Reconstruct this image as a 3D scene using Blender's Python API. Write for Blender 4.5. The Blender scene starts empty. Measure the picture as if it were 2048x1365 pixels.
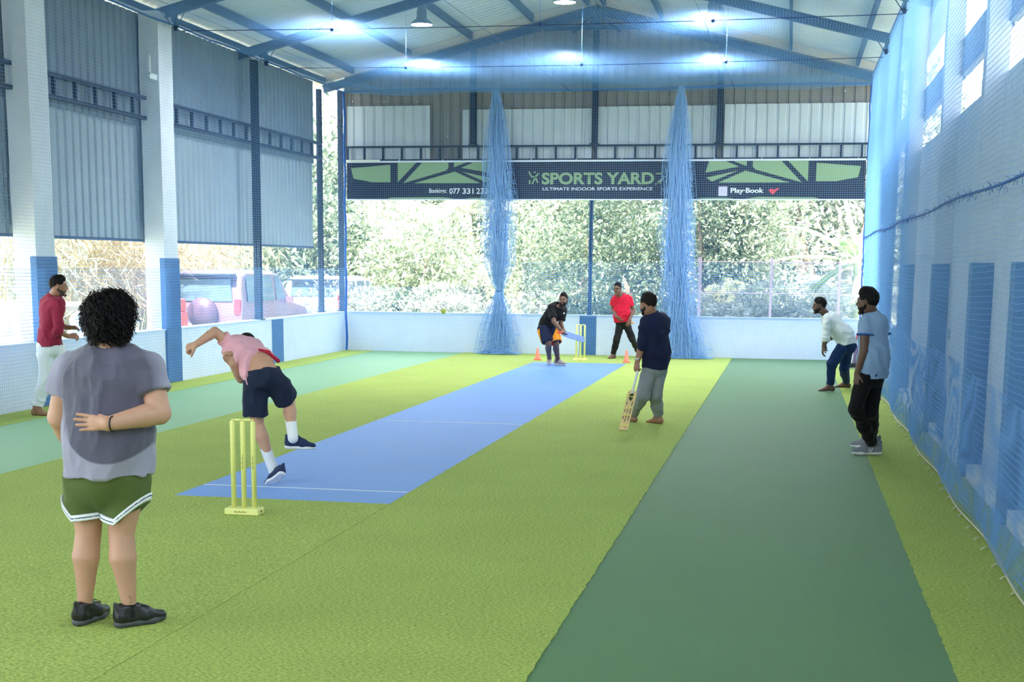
import bpy, bmesh, math, random
import numpy as np
from mathutils import Vector, Matrix
PI = math.pi
sc = bpy.context.scene
C = sc.collection
# ------------------------------------------------------------ camera
CF = np.array([-0.18584281, 0.96898415, -0.16288695])
CR = np.array([0.98180274, 0.18971681, 0.00842059])
CU = np.array([-0.03906181, 0.15835795, 0.9866088])
CAMP = np.array([0.0, 0.0, 1.9])
FPX, PCX, PCY = 2844.4, 1024.0, 998.6
cd = bpy.data.cameras.new('camera')
cam = bpy.data.objects.new('camera', cd)
C.objects.link(cam)
cam.matrix_world = Matrix(((CR[0], CU[0], -CF[0], 0), (CR[1], CU[1], -CF[1], 0), (CR[2], CU[2], -CF[2], 1.9), (0, 0, 0, 1)))
cd.sensor_width = 36
cd.lens = 50.0
cd.shift_y = 0.15440
cd.clip_end = 400
sc.camera = cam
# ------------------------------------------------------------ world: bright hazy daylight sky
w = bpy.data.worlds.new('world')
sc.world = w
w.use_nodes = True
nt = w.node_tree
nt.nodes.clear()
o_ = nt.nodes.new('ShaderNodeOutputWorld')
bg = nt.nodes.new('ShaderNodeBackground')
tc = nt.nodes.new('ShaderNodeTexCoord')
sx = nt.nodes.new('ShaderNodeSeparateXYZ')
rp = nt.nodes.new('ShaderNodeValToRGB')
rp.color_ramp.elements[0].position = 0.0
rp.color_ramp.elements[0].color = (0.88, 0.94, 1.0, 1)
rp.color_ramp.elements[1].position = 0.75
rp.color_ramp.elements[1].color = (0.62, 0.79, 1.0, 1)
nt.links.new(tc.outputs['Generated'], sx.inputs[0])
nt.links.new(sx.outputs['Z'], rp.inputs[0])
nt.links.new(rp.outputs[0], bg.inputs[0])
bg.inputs[1].default_value = 2.7
nt.links.new(bg.outputs[0], o_.inputs[0])
# ------------------------------------------------------------ sun, high and behind the hall's open front
sd = bpy.data.lights.new('sun', 'SUN')
sd.energy = 13
sd.angle = math.radians(2.0)
sd.color = (1.0, 0.95, 0.88)
sun = bpy.data.objects.new('sun', sd)
C.objects.link(sun)
sun.rotation_euler = Vector((-0.12, -0.50, 0.86)).to_track_quat('Z', 'Y').to_euler()
# ------------------------------------------------------------ view
sc.view_settings.view_transform = 'Standard'
sc.view_settings.look = 'None'
sc.view_settings.exposure = 1.05
sc.view_settings.gamma = 1
sc.view_settings.use_curve_mapping = False
try:
    sc.cycles.max_bounces = 8
    sc.cycles.diffuse_bounces = 5
    sc.cycles.transparent_max_bounces = 16
    sc.cycles.sample_clamp_indirect = 10
    sc.cycles.use_denoising = True
except Exception:
    pass

# ============================================================ helpers
def ray(px, py):
    return CF + CR * (px - PCX) / FPX - CU * (py - PCY) / FPX
def at(px, py, Y):
    """point of the place seen at photo pixel (px,py) on the upright plane at depth Y"""
    d = ray(px, py)
    return CAMP + d * (Y / d[1])
def fl(px, py, z=0.0):
    d = ray(px, py)
    return CAMP + d * ((z - 1.9) / d[2])
def atx(px, py, X):
    d = ray(px, py)
    return CAMP + d * (X / d[0])

MATS = {}
def mat(name, col, rough=0.6, metal=0.0, noise=None, bump=None, emit=None, trans=0.0, sub=0.0, spec=0.5, two=None):
    """procedural principled material. noise=(scale, amount[, detail]) colour variation, bump=(scale, strength, dist)"""
    if name in MATS:
        return MATS[name]
    m = bpy.data.materials.new(name)
    m.use_nodes = True
    n = m.node_tree
    b = n.nodes['Principled BSDF']
    c4 = (*col, 1) if len(col) == 3 else col
    b.inputs['Base Color'].default_value = c4
    b.inputs['Roughness'].default_value = rough
    b.inputs['Metallic'].default_value = metal
    b.inputs['Specular IOR Level'].default_value = spec
    if trans:
        b.inputs['Transmission Weight'].default_value = trans
    if sub:
        b.inputs['Subsurface Weight'].default_value = sub
        b.inputs['Subsurface Radius'].default_value = (0.02, 0.008, 0.005)
        b.inputs['Subsurface Scale'].default_value = 0.5
    if noise or bump:
        tcn = n.nodes.new('ShaderNodeTexCoord')
    if noise:
        tx = n.nodes.new('ShaderNodeTexNoise')
        tx.inputs['Scale'].default_value = noise[0]
        tx.inputs['Detail'].default_value = noise[2] if len(noise) > 2 else 4
        n.links.new(tcn.outputs['Object'], tx.inputs['Vector'])
        mx = n.nodes.new('ShaderNodeValToRGB')
        a = noise[1]
        c2 = two if two else tuple(min(1, c * (1 + a)) for c in col[:3])
        mx.color_ramp.elements[0].position = 0.3
        mx.color_ramp.elements[1].position = 0.7
        mx.color_ramp.elements[0].color = (*[c * (1 - a) for c in col[:3]], 1) if not two else (*col[:3], 1)
        mx.color_ramp.elements[1].color = (*c2, 1)
        n.links.new(tx.outputs['Fac'], mx.inputs[0])
        n.links.new(mx.outputs[0], b.inputs['Base Color'])
    if bump:
        tb = n.nodes.new('ShaderNodeTexNoise')
        tb.inputs['Scale'].default_value = bump[0]
        tb.inputs['Detail'].default_value = 5
        n.links.new(tcn.outputs['Object'], tb.inputs['Vector'])
        bp = n.nodes.new('ShaderNodeBump')
        bp.inputs['Strength'].default_value = bump[1]
        bp.inputs['Distance'].default_value = bump[2]
        n.links.new(tb.outputs['Fac'], bp.inputs['Height'])
        n.links.new(bp.outputs['Normal'], b.inputs['Normal'])
    if emit:
        b.inputs['Emission Color'].default_value = (*emit[0], 1)
        b.inputs['Emission Strength'].default_value = emit[1]
    MATS[name] = m
    return m

def srgb(r, g, b):
    f = lambda v: ((v / 255 + 0.055) / 1.055) ** 2.4 if v / 255 > 0.04045 else v / 255 / 12.92
    return (f(r), f(g), f(b))

def tag(o, label=None, cat=None, group=None, kind=None):
    if label: o['label'] = label
    if cat: o['category'] = cat
    if group: o['group'] = group
    if kind: o['kind'] = kind
    return o

def empty(name, loc, label, cat, group=None, rz=0):
    o = bpy.data.objects.new(name, None)
    C.objects.link(o)
    o.location = loc
    o.rotation_euler = (0, 0, rz)
    o.empty_display_size = 0.1
    return tag(o, label, cat, group)

def link_mesh(name, me, m, parent=None, smooth=False):
    if m is not None:
        if isinstance(m, (list, tuple)):
            for q in m: me.materials.append(q)
        else:
            me.materials.append(m)
    if smooth:
        me.polygons.foreach_set('use_smooth', np.ones(len(me.polygons), bool))
    o = bpy.data.objects.new(name, me)
    C.objects.link(o)
    if parent is not None:
        o.parent = parent
        # geometry is given in world space; keep it there
        pm = Matrix.Translation(pworld(parent))
        if parent.type == 'EMPTY' and parent.rotation_euler.z:
            pm = pm @ Matrix.Rotation(parent.rotation_euler.z, 4, 'Z')
        o.matrix_parent_inverse = pm.inverted()
    return o
def pworld(p):
    v = Vector(p.location)
    return v

def np_mesh(name, V, F):
    """V (n,3), F (m,k) constant k, or list of lists"""
    me = bpy.data.meshes.new(name)
    if isinstance(F, np.ndarray):
        k = F.shape[1]
        me.vertices.add(len(V))
        me.vertices.foreach_set('co', np.asarray(V, np.float32).ravel())
        me.loops.add(F.size)
        me.loops.foreach_set('vertex_index', F.astype(np.int32).ravel())
        me.polygons.add(len(F))
        me.polygons.foreach_set('loop_start', np.arange(0, F.size, k, dtype=np.int32))
        me.update(calc_edges=True)
    else:
        me.from_pydata([tuple(v) for v in V], [], F)
        me.update()
    return me

class MB:
    """collects boxes, tubes, lathes, prisms and builds ONE mesh object"""
    def __init__(s): s.v = []; s.f = []
    def add(s, V, F):
        b = len(s.v)
        s.v += [tuple(map(float, p)) for p in V]
        s.f += [tuple(b + i for i in f) for f in F]
        return s
    def box(s, x0, x1, y0, y1, z0, z1):
        V = [(x0,y0,z0),(x1,y0,z0),(x1,y1,z0),(x0,y1,z0),(x0,y0,z1),(x1,y0,z1),(x1,y1,z1),(x0,y1,z1)]
        return s.add(V, [(0,3,2,1),(4,5,6,7),(0,1,5,4),(1,2,6,5),(2,3,7,6),(3,0,4,7)])
    def bbox(s, x0, x1, y0, y1, z0, z1, b=0.01):
        """box with chamfered edges"""
        bm = bmesh.new()
        bmesh.ops.create_cube(bm, size=1)
        for v in bm.verts:
            v.co = ((x0+x1)/2 + v.co.x*(x1-x0), (y0+y1)/2 + v.co.y*(y1-y0), (z0+z1)/2 + v.co.z*(z1-z0))
        bmesh.ops.bevel(bm, geom=bm.edges[:], offset=b, segments=2, affect='EDGES', profile=0.5)
        bm.verts.index_update()
        s.add([v.co for v in bm.verts], [[v.index for v in f.verts] for f in bm.faces])
        bm.free(); return s
    def beam(s, a, b, w, h, up=(0,0,1)):
        """rectangular bar from a to b, w across, h along up"""
        a = Vector(a); b = Vector(b); d = (b-a).normalized(); up = Vector(up)
        r = d.cross(up)
        if r.length < 1e-4: r = d.cross(Vector((0,1,0)))
        r.normalize(); u = r.cross(d).normalized()
        V = []
        for p in (a, b):
            for (i, j) in ((-1,-1),(1,-1),(1,1),(-1,1)):
                V.append(p + r*(w/2*i) + u*(h/2*j))
        return s.add(V, [(0,3,2,1),(4,5,6,7),(0,1,5,4),(1,2,6,5),(2,3,7,6),(3,0,4,7)])
    def tube(s, pts, r, n=8, cap=True):
        pts = [Vector(p) for p in pts]
        rs = r if isinstance(r, (list, tuple)) else [r]*len(pts)
        b = len(s.v); ref = None
        for i, p in enumerate(pts):
            d = (pts[min(i+1, len(pts)-1)] - pts[max(i-1, 0)]).normalized()
            if ref is None:
                ref = d.orthogonal().normalized()
            ref = (ref - d*ref.dot(d)).normalized()
            q = d.cross(ref)
            for k in range(n):
                a = 2*PI*k/n
                s.v.append(tuple(p + (ref*math.cos(a) + q*math.sin(a))*rs[i]))
        for i in range(len(pts)-1):
            for k in range(n):
                k2 = (k+1) % n
                s.f.append((b+i*n+k, b+i*n+k2, b+(i+1)*n+k2, b+(i+1)*n+k))
        if cap:
            s.f.append(tuple(b+k for k in range(n))[::-1])
            s.f.append(tuple(b+(len(pts)-1)*n+k for k in range(n)))
        return s
    def lathe(s, prof, c=(0,0,0), n=24, mtx=None):
        b = len(s.v)
        for (r, z) in prof:
            for k in range(n):
                a = 2*PI*k/n
                p = Vector((r*math.cos(a), r*math.sin(a), z))
                if mtx is not None: p = mtx @ p
                s.v.append((p.x+c[0], p.y+c[1], p.z+c[2]))
        for i in range(len(prof)-1):
            for k in range(n):
                k2 = (k+1) % n
                s.f.append((b+i*n+k, b+i*n+k2, b+(i+1)*n+k2, b+(i+1)*n+k))
        s.f.append(tuple(b+k for k in range(n))[::-1])
        s.f.append(tuple(b+(len(prof)-1)*n+k for k in range(n)))
        return s
    def prism(s, poly, fn, t):
        """poly 2D points, fn(u,v,w)->3D, thickness w 0..t"""
        n = len(poly)
        V = [fn(u, v, 0) for u, v in poly] + [fn(u, v, t) for u, v in poly]
        F = [tuple(range(n))[::-1], tuple(range(n, 2*n))] + [(i, (i+1) % n, (i+1) % n + n, i + n) for i in range(n)]
        return s.add(V, F)
    def build(s, name, m, parent=None, smooth=False):
        me = bpy.data.meshes.new(name)
        me.from_pydata(s.v, [], s.f)
        me.update()
        return link_mesh(name, me, m, parent, smooth)

def struct(o):
    o['kind'] = 'structure'
    return o
def ball(mb, c, r, n=12, sc_=(1,1,1)):
    prof = [(max(1e-4, r*math.sin(PI*i/n)), -r*math.cos(PI*i/n)) for i in range(n+1)]
    b = len(mb.v)
    mb.lathe(prof, (0,0,0), n*2)
    for i in range(b, len(mb.v)):
        x, y, z = mb.v[i]
        mb.v[i] = (c[0]+x*sc_[0], c[1]+y*sc_[1], c[2]+z*sc_[2])
def rngnoise(seed):
    return np.random.default_rng(seed)

# smooth value noise on arrays (for cloth folds, hair, nets)
_rg = np.random.default_rng(7)
_NT = _rg.random((32, 32, 32)).astype(np.float32)
def vnoise(P, scale=1.0):
    """P (...,3) -> 0..1 tri-linear value noise"""
    Q = P * scale
    i = np.floor(Q).astype(np.int64); f = (Q - i).astype(np.float32); f = f*f*(3-2*f)
    i = i & 31; j = (i + 1) & 31
    X0, Y0, Z0 = i[..., 0], i[..., 1], i[..., 2]; X1, Y1, Z1 = j[..., 0], j[..., 1], j[..., 2]
    fx, fy, fz = f[..., 0], f[..., 1], f[..., 2]
    a = _NT[X0, Y0, Z0]*(1-fx) + _NT[X1, Y0, Z0]*fx
    b = _NT[X0, Y1, Z0]*(1-fx) + _NT[X1, Y1, Z0]*fx
    c = _NT[X0, Y0, Z1]*(1-fx) + _NT[X1, Y0, Z1]*fx
    d = _NT[X0, Y1, Z1]*(1-fx) + _NT[X1, Y1, Z1]*fx
    return (a*(1-fy)+b*fy)*(1-fz) + (c*(1-fy)+d*fy)*fz
# ============================================================ materials of the hall
M_white = mat('white_paint', srgb(226, 232, 240), 0.7, noise=(3, .04), bump=(40, .15, .004))
M_plaster = mat('white_plaster', srgb(222, 226, 230), 0.8, noise=(2.5, .06), bump=(25, .35, .01))
M_lowwall = mat('pale_blue_wall_paint', srgb(228, 236, 247), 0.6, noise=(2, .03), bump=(30, .1, .003))
M_blue = mat('blue_paint', srgb(62, 108, 162), 0.55, noise=(4, .08), bump=(30, .15, .003))
M_steel = mat('navy_steel', srgb(24, 40, 62), 0.45, 0.2, noise=(6, .1))
M_steelb = mat('blue_steel', srgb(30, 66, 108), 0.45, 0.2, noise=(6, .1))
M_sheet = mat('grey_blue_sheet', srgb(152, 166, 176), 0.42, 0.1, noise=(1.5, .08))
M_sheetb = mat('taupe_sheet', srgb(136, 132, 126), 0.5, 0.2, noise=(1.2, .1))
M_sheetl = mat('light_sheet', srgb(205, 212, 216), 0.5, 0.2, noise=(1.2, .06))
M_roof = mat('roof_sheet', srgb(226, 230, 232), 0.4, 0.0, noise=(1.0, .05))
M_cream = mat('lit_overhang_cream', srgb(240, 222, 196), 0.6)
M_net = mat('blue_net_cord', srgb(118, 174, 236), 0.55)
M_netb = mat('lightened_net_cord', srgb(146, 192, 244), 0.55)  # same cord, lightened: the bundles' brightness is put into the colour
M_rope = mat('blue_rope', srgb(28, 92, 176), 0.6)

def turf_mat(name, col, col2, scale=110, bumpd=0.012, streak=(1, 1, 1), rough=.85, spec=.2, sheen=.14):
    m = bpy.data.materials.new(name); m.use_nodes = True
    n = m.node_tree; b = n.nodes['Principled BSDF']
    b.inputs['Roughness'].default_value = rough
    b.inputs['Specular IOR Level'].default_value = spec
    b.inputs['Sheen Weight'].default_value = sheen
    b.inputs['Sheen Roughness'].default_value = 0.35
    b.inputs['Sheen Tint'].default_value = (*[min(1, c*1.3+.35) for c in col2], 1)
    t = n.nodes.new('ShaderNodeTexCoord'); mp = n.nodes.new('ShaderNodeMapping')
    mp.inputs['Scale'].default_value = streak
    n.links.new(t.outputs['Object'], mp.inputs[0])
    a = n.nodes.new('ShaderNodeTexNoise'); a.inputs['Scale'].default_value = scale; a.inputs['Detail'].default_value = 6; a.inputs['Roughness'].default_value = 0.7
    n.links.new(mp.outputs[0], a.inputs['Vector'])
    c = n.nodes.new('ShaderNodeTexNoise'); c.inputs['Scale'].default_value = 1.3; c.inputs['Detail'].default_value = 3
    n.links.new(t.outputs['Object'], c.inputs['Vector'])
    r = n.nodes.new('ShaderNodeValToRGB'); r.color_ramp.elements[0].position = 0.36; r.color_ramp.elements[1].position = 0.62
    r.color_ramp.elements[0].color = (*col, 1); r.color_ramp.elements[1].color = (*col2, 1)
    n.links.new(a.outputs['Fac'], r.inputs[0])
    mx = n.nodes.new('ShaderNodeMix'); mx.data_type = 'RGBA'; mx.blend_type = 'MULTIPLY'; mx.inputs[0].default_value = 0.35
    r2 = n.nodes.new('ShaderNodeValToRGB'); r2.color_ramp.elements[0].color = (.75, .75, .75, 1); r2.color_ramp.elements[1].color = (1, 1, 1, 1)
    r2.color_ramp.elements[0].position = .3; r2.color_ramp.elements[1].position = .7
    n.links.new(c.outputs['Fac'], r2.inputs[0])
    n.links.new(r.outputs[0], mx.inputs[6]); n.links.new(r2.outputs[0], mx.inputs[7])
    n.links.new(mx.outputs[2], b.inputs['Base Color'])
    bp = n.nodes.new('ShaderNodeBump'); bp.inputs['Strength'].default_value = 0.8; bp.inputs['Distance'].default_value = bumpd
    n.links.new(a.outputs['Fac'], bp.inputs['Height']); n.links.new(bp.outputs[0], b.inputs['Normal'])
    return m
T_lime = turf_mat('lime_turf', srgb(112, 142, 46), srgb(208, 224, 118), 95, .018, (.5, 1, 1))
T_green = turf_mat('green_turf', srgb(48, 92, 44), srgb(74, 120, 66), 170, .004, rough=.55, spec=.35, sheen=.45)
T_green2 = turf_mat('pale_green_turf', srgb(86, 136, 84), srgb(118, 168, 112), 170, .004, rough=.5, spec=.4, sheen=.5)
T_blue = turf_mat('blue_turf', srgb(56, 110, 196), srgb(88, 142, 224), 170, .004, rough=.5, spec=.45, sheen=.5)

roofz = lambda x, y=0: 7.37 - .253*abs(x+4.13)
# ============================================================ floor and playing surfaces
struct(MB().box(-9.75, 2.4, -5, 30.5, -0.25, -0.03).build('floor', mat('concrete_slab', srgb(150, 150, 146), .8, noise=(3, .1))))
def turf(name, x0, x1, y0, y1, top, m, label, thick=0.03, jag=0.006, n_edge=0.06, seed=1, cat='artificial turf'):
    rg = random.Random(seed)
    def edge(xa, ya, xb, yb):
        L = math.hypot(xb-xa, yb-ya); k = max(1, int(L/n_edge)); out = []
        for i in range(k):
            t = i/k; j = (rg.random()-.5)*2*jag if i else 0
            out.append((xa+(xb-xa)*t + (j if abs(yb-ya) > abs(xb-xa) else 0), ya+(yb-ya)*t + (0 if abs(yb-ya) > abs(xb-xa) else j)))
        return out
    P = edge(x0, y0, x1, y0)+edge(x1, y0, x1, y1)+edge(x1, y1, x0, y1)+edge(x0, y1, x0, y0)
    o = MB().prism(P, lambda u, v, w_: (u, v, top-thick+w_), thick).build(name, m)
    return tag(o, label, cat)
turf('turf_mat', -9.575, -8.922, 2, 30.27, 0.0, T_lime, 'narrow lime strip of turf running along the foot of the left wall', seed=1)
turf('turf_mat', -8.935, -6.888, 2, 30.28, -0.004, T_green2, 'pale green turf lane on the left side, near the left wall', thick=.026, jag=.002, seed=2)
turf('turf_mat', -6.9, -4.91, 2, 30.28, 0.0, T_lime, 'lime turf strip between the left green lane and the blue pitch', seed=3)
turf('turf_mat', -4.918, -3.068, 2, 10.822, 0.0018, T_lime, 'lime turf in the foreground, before the near end of the blue pitch', seed=4)
turf('turf_mat', -4.91, -3.075, 27.78, 30.28, 0.0005, T_lime, 'lime turf patch behind the far end of the blue pitch', seed=5)
turf('turf_mat', -3.075, -1.13, 2, 30.28, 0.0, T_lime, 'wide lime turf strip between the blue pitch and the right green lane', seed=6)
turf('turf_mat', -1.142, 0.858, 2, 30.28, -0.004, T_green, 'dark green turf lane on the right side of the hall', thick=.026, jag=.002, seed=7)
turf('turf_mat', 0.846, 1.65, 2, 30.27, 0.0, T_lime, 'lime turf strip under the right hand net', seed=8)
pt = turf('pitch_mat', -4.91, -3.075, 10.83, 27.77, 0.0, T_blue, 'long bright blue cricket pitch mat laid between lime turf', thick=.03, jag=.003, seed=9, cat='pitch')
M_line = mat('white_line', srgb(214, 226, 236), .8)
for y_ in (11.42, 16.72):
    MB().box(-4.905, -3.08, y_-.012, y_+.012, 0.0005, 0.0035).build('crease_line', M_line, pt)

# ============================================================ low walls
struct(MB().box(-9.78, -9.6, -4, 30.45, -0.03, 0.83).box(-9.80, -9.585, -4, 30.28, .83, .85).build('wall_left', M_lowwall))
wb = MB().box(-9.6, 1.95, 30.3, 30.45, -0.03, 0.83).box(-9.6, 1.95, 30.285, 30.47, .83, .85)
struct(wb.build('wall_back', M_lowwall))
wr = MB().box(1.80, 1.95, -4, 24.8, -0.03, 3.60).box(1.66, 1.80, -4, 24.8, -0.03, .12)
struct(wr.build('wall_right', M_plaster))
struct(MB().box(1.80, 1.95, 24.81, 30.29, -0.03, .85).box(1.66, 1.80, 24.81, 30.28, -0.03, .12).build('wall_right', M_plaster))
struct(MB().box(-7.5, 2.3, -4.2, -4.05, -0.05, 5.6).build('wall_front_light_block', M_sheetb))  # unseen wall behind the camera, added to keep light off the right side
# blue painted bands on the low walls
for (n, x0, x1, y0, y1, z1, lb) in (
    ('wall_band', -9.602, -9.592, 25.75, 26.37, .828, 'blue painted band on the low left wall, below the steel post'),
    ('wall_band', -4.375, -4.015, 30.290, 30.2995, .828, 'blue painted band on the low back wall behind the far wicket')):
    tag(MB().box(x0, x1, y0, y1, 0.0, z1).build(n, M_blue), lb, 'painted band')

# ============================================================ columns
def column(x0, x1, y0, y1, ztop, bx, by, lab, side=1, m=None):
    e = empty('concrete_column', ((x0+x1)/2, (y0+y1)/2, 0), lab, 'column')
    rg = random.Random(int(y0*10))
    mb = MB(); prev = None; n = 10
    zs = [i*ztop/n for i in range(n+1)]
    b = 0
    for z in zs:
        j = [rg.uniform(-.008, .008) for _ in range(4)]
        mb.v += [(x0+j[0], y0+j[1], z), (x1+j[2]*.3, y0+j[1], z), (x1+j[2]*.3, y1+j[3], z), (x0+j[0], y1+j[3], z)]
    for i in range(n):
        for k in range(4):
            mb.f.append((4*i+k, 4*i+(k+1) % 4, 4*i+4+(k+1) % 4, 4*i+4+k))
    mb.f += [(3, 2, 1, 0), (4*n, 4*n+1, 4*n+2, 4*n+3)]
    mb.build('shaft', M_plaster, e)
    MB().bbox(bx[0], bx[1], by[0], by[1], 0.0, 1.95, .008).build('blue_base', M_blue, e)
    return e
for y0, lb in ((17.15, 'white concrete column with blue base at the left edge, behind the man in maroon'),
               (21.05, 'white concrete column with blue base, second from the left'),):
    column(-9.90, -9.585, y0, y0+.5, 5.66, (-9.66, -9.565), (y0-.02, y0+.52), lb)
for y0, lb in ((22.0, 'narrow white column with blue base behind the right net, farthest of the four'),
               (17.2, 'column with blue base behind the right net, second farthest'),
               (13.55, 'column with blue base behind the right net, second nearest'),
               (11.0, 'column with blue base behind the right net, nearest and cut by the frame')):
    column(1.625, 1.82, y0, y0+.22, 5.6, (1.61, 1.80), (y0-.015, y0+.235), lb)
for y0 in (13.25, 9.35, 5.45):
    pass

def post(x, y, z0, z1, w_, lb, name='steel_post', m=None, d=None):
    e = empty(name, (x, y, z0), lb, 'post')
    d = d or w_
    MB().box(x-w_/2, x+w_/2, y-d/2, y-d/2+.012, z0, z1).box(x-w_/2, x+w_/2, y+d/2-.012, y+d/2, z0, z1).box(x-.006, x+.006, y-d/2, y+d/2, z0, z1).build('shaft', m or M_steel, e)
    MB().box(x-w_*.8, x+w_*.8, y-d*.8, y+d*.8, z0, z0+.015).build('base_plate', m or M_steel, e)
    return e
post(-9.66, 25.25, .85, 5.5, .12, 'dark blue steel post on the low left wall, midway to the back corner')
post(-9.88, 29.55, .85, 5.5, .10, 'dark steel post on the left wall, just short of the back corner')
post(-9.68, 30.38, .85, 5.55, .10, 'dark steel post standing right in the back left corner')
post(-4.17, 30.36, .85, 4.05, .075, 'thin dark blue steel post in the middle of the back opening', m=M_steelb)
post(1.88, 30.38, .85, 5.5, .12, 'steel post in the back right corner')
post(1.87, 28.2, .86, 5.5, .10, 'dark post behind the right net, nearest the back corner', m=M_steelb)
post(1.87, 24.95, .86, 5.5, .14, 'dark post behind the right net at the end of the high wall', m=M_steelb)
for x, lb in ((-6.73, 'upright on the back sheeting, left of the middle one'), (-4.13, 'upright on the back sheeting under the roof ridge'), (-1.55, 'upright on the back sheeting, right of the middle one')):
    post(x, 30.37, 4.40, roofz(x)-.36, .12, 'dark steel ' + lb)

# ============================================================ ladder-shaped girts
def ladder(a, b, z0, z1, step, lb, ch=.055, dep=.06, n=None, rw=.045):
    """two chords and upright rungs between points a and b (x,y)"""
    e = empty('ladder_truss', (a[0], a[1], z0), lb, 'truss')
    A = Vector((a[0], a[1], 0)); B = Vector((b[0], b[1], 0)); L = (B-A).length; d = (B-A)/L
    for z in (z0, z1):
        MB().beam(A+Vector((0, 0, z)), B+Vector((0, 0, z)), dep, ch).build('chord', M_steel, e)
    k = max(1, round(L/step))
    for i in range(k+1):
        p = A+d*(L*i/k)
        if i in (0,): p = A+d*.04
        if i == k: p = B-d*.04
        MB().beam(p+Vector((0, 0, z0)), p+Vector((0, 0, z1)), dep*.8, rw, up=d).build('rung', M_steel, e)
    return e
ladder((-9.83, 14.0), (-9.83, 17.30), 4.07, 4.37, .42, 'dark ladder truss on the left wall, cut off by the left edge')
ladder((-9.83, 17.66), (-9.83, 21.22), 4.07, 4.37, .60, 'dark ladder truss between the two white left columns')
ladder((-9.83, 21.6), (-9.83, 29.5), 4.07, 4.37, .60, 'dark ladder truss running from the second left column to the back corner')
ladder((-9.55, 30.36), (1.75, 30.36), 4.09, 4.37, .42, 'long dark ladder truss across the back wall above the banner', ch=.04)
for (ya, yb, lb) in ((11.2, 13.56, 'nearest'), (13.76, 17.21, 'second nearest'), (17.41, 22.01, 'third nearest'), (22.2, 24.9, 'fourth nearest'), (25.0, 30.3, 'farthest')):
    ladder((1.84, ya), (1.84, yb), 4.07, 4.40, .5, 'blue grey ladder truss above the right wall, %s of the five' % lb, ch=.07, dep=.07)

# ============================================================ corrugated sheeting
def corrugated(L, pitch=.22, dep=.028):
    """profile (t, offset) along a sheet run of length L"""
    out = []; k = int(L/pitch)
    for i in range(k+1):
        t = i*pitch
        for (dt, o) in ((0, 0), (.135, 0), (.155, dep), (.195, dep)):
            if t+dt <= L: out.append((t+dt, o))
    out.append((L, 0))
    return out
def sheet_run(name, prof, fn, z0, z1, th, m, label=None, cat=None, kind=None, parent=None):
    """fn(t, off) -> (x,y); z0/z1 numbers or functions of (x,y)"""
    V = []; F = []
    n = len(prof)
    for lay in (0, th):
        for zi in (0, 1):
            for (t, o) in prof:
                x, y = fn(t, o+lay)
                z = (z0, z1)[zi]
                V.append((x, y, z(x, y) if callable(z) else z))
    for i in range(n-1):
        F.append((i, i+1, n+i+1, n+i))
        F.append((2*n+i, 3*n+i, 3*n+i+1, 2*n+i+1))
        F.append((i, 2*n+i, 2*n+i+1, i+1))
        F.append((n+i, n+i+1, 3*n+i+1, 3*n+i))
    F.append((0, n, 3*n, 2*n)); F.append((n-1, 3*n-1, 4*n-1, 2*n-1))
    me = bpy.data.meshes.new(name); me.from_pydata(V, [], F); me.update()
    o = link_mesh(name, me, m, parent)
    return tag(o, label, cat, None, kind)
# left wall sheeting, three bays
M_sheetu = mat('dark_blue_grey_sheet', srgb(118, 134, 146), 0.45, 0.1, noise=(1.5, .08))
for (ya, yb, lb) in ((6.0, 17.3, 'at the left edge of the picture'), (17.3, 21.24, 'between the two white columns'), (21.24, 29.35, 'right of the second white column')):
    sheet_run('wall_sheeting', corrugated(yb-ya), lambda t, o, ya=ya: (-9.98-o, ya+t), 2.24, 4.02, .004, M_sheet, 'lower grey blue corrugated sheeting, left wall, ' + lb, 'wall sheeting')
    sheet_run('wall_sheeting', corrugated(yb-ya), lambda t, o, ya=ya: (-9.94-o, ya+t), 3.96, 5.64, .004, M_sheetu, 'upper darker corrugated sheeting, left wall, ' + lb, 'wall sheeting')
    tag(MB().box(-10.03, -9.96, ya, yb, 2.20, 2.24).build('bottom_rail', M_steelb), 'thin rail under the left wall sheeting, ' + lb, 'rail')
# back gable sheeting
sheet_run('gable_sheeting', corrugated(11.5), lambda t, o: (-9.62+t, 30.52+o), 4.06, lambda x, y: roofz(x)-.05, .004, M_sheetb, 'grey brown corrugated sheeting of the back gable above the banner', 'wall sheeting')
for (xa, xb, zt, lb) in ((-9.55, -7.70, 5.24, 'leftmost'), (-6.98, -4.2, 5.14, 'second from left'), (-4.08, -1.6, 5.17, 'second from right'), (-1.45, 1.75, 5.19, 'rightmost')):
    sheet_run('light_sheet_panel', corrugated(xb-xa), lambda t, o, xa=xa: (xa+t, 30.455+o), 4.08, zt, .003, M_sheetl, 'light grey corrugated panel fixed to the back gable, %s of four' % lb, 'wall panel')
# roof: two slopes, ribs run down the slope
def roof_slope(name, xa, xb):
    prof = corrugated(35.6, .25, .03)
    V = []; F = []; n = len(prof)
    for lay in (0, .005):
        for x in (xa, xb):
            for (t, o) in prof:
                V.append((x, -4.0+t, roofz(x)+o+lay))
    for i in range(n-1):
        F.append((i, n+i, n+i+1, i+1)); F.append((2*n+i, 2*n+i+1, 3*n+i+1, 3*n+i))
    for (p, q) in ((0, 2*n), (n, 3*n)):
        for i in range(n-1):
            F.append((p+i, p+i+1, q+i+1, q+i))
    F.append((0, 2*n, 3*n, n)); F.append((n-1, 2*n-1, 4*n-1, 3*n-1))
    me = bpy.data.meshes.new(name); me.from_pydata(V, [], F); me.update()
    return me
struct(link_mesh('ceiling', roof_slope('ceiling', -4.13, -10.45), M_roof))
struct(link_mesh('ceiling', roof_slope('ceiling', -4.13, 2.35), M_roof))
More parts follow.
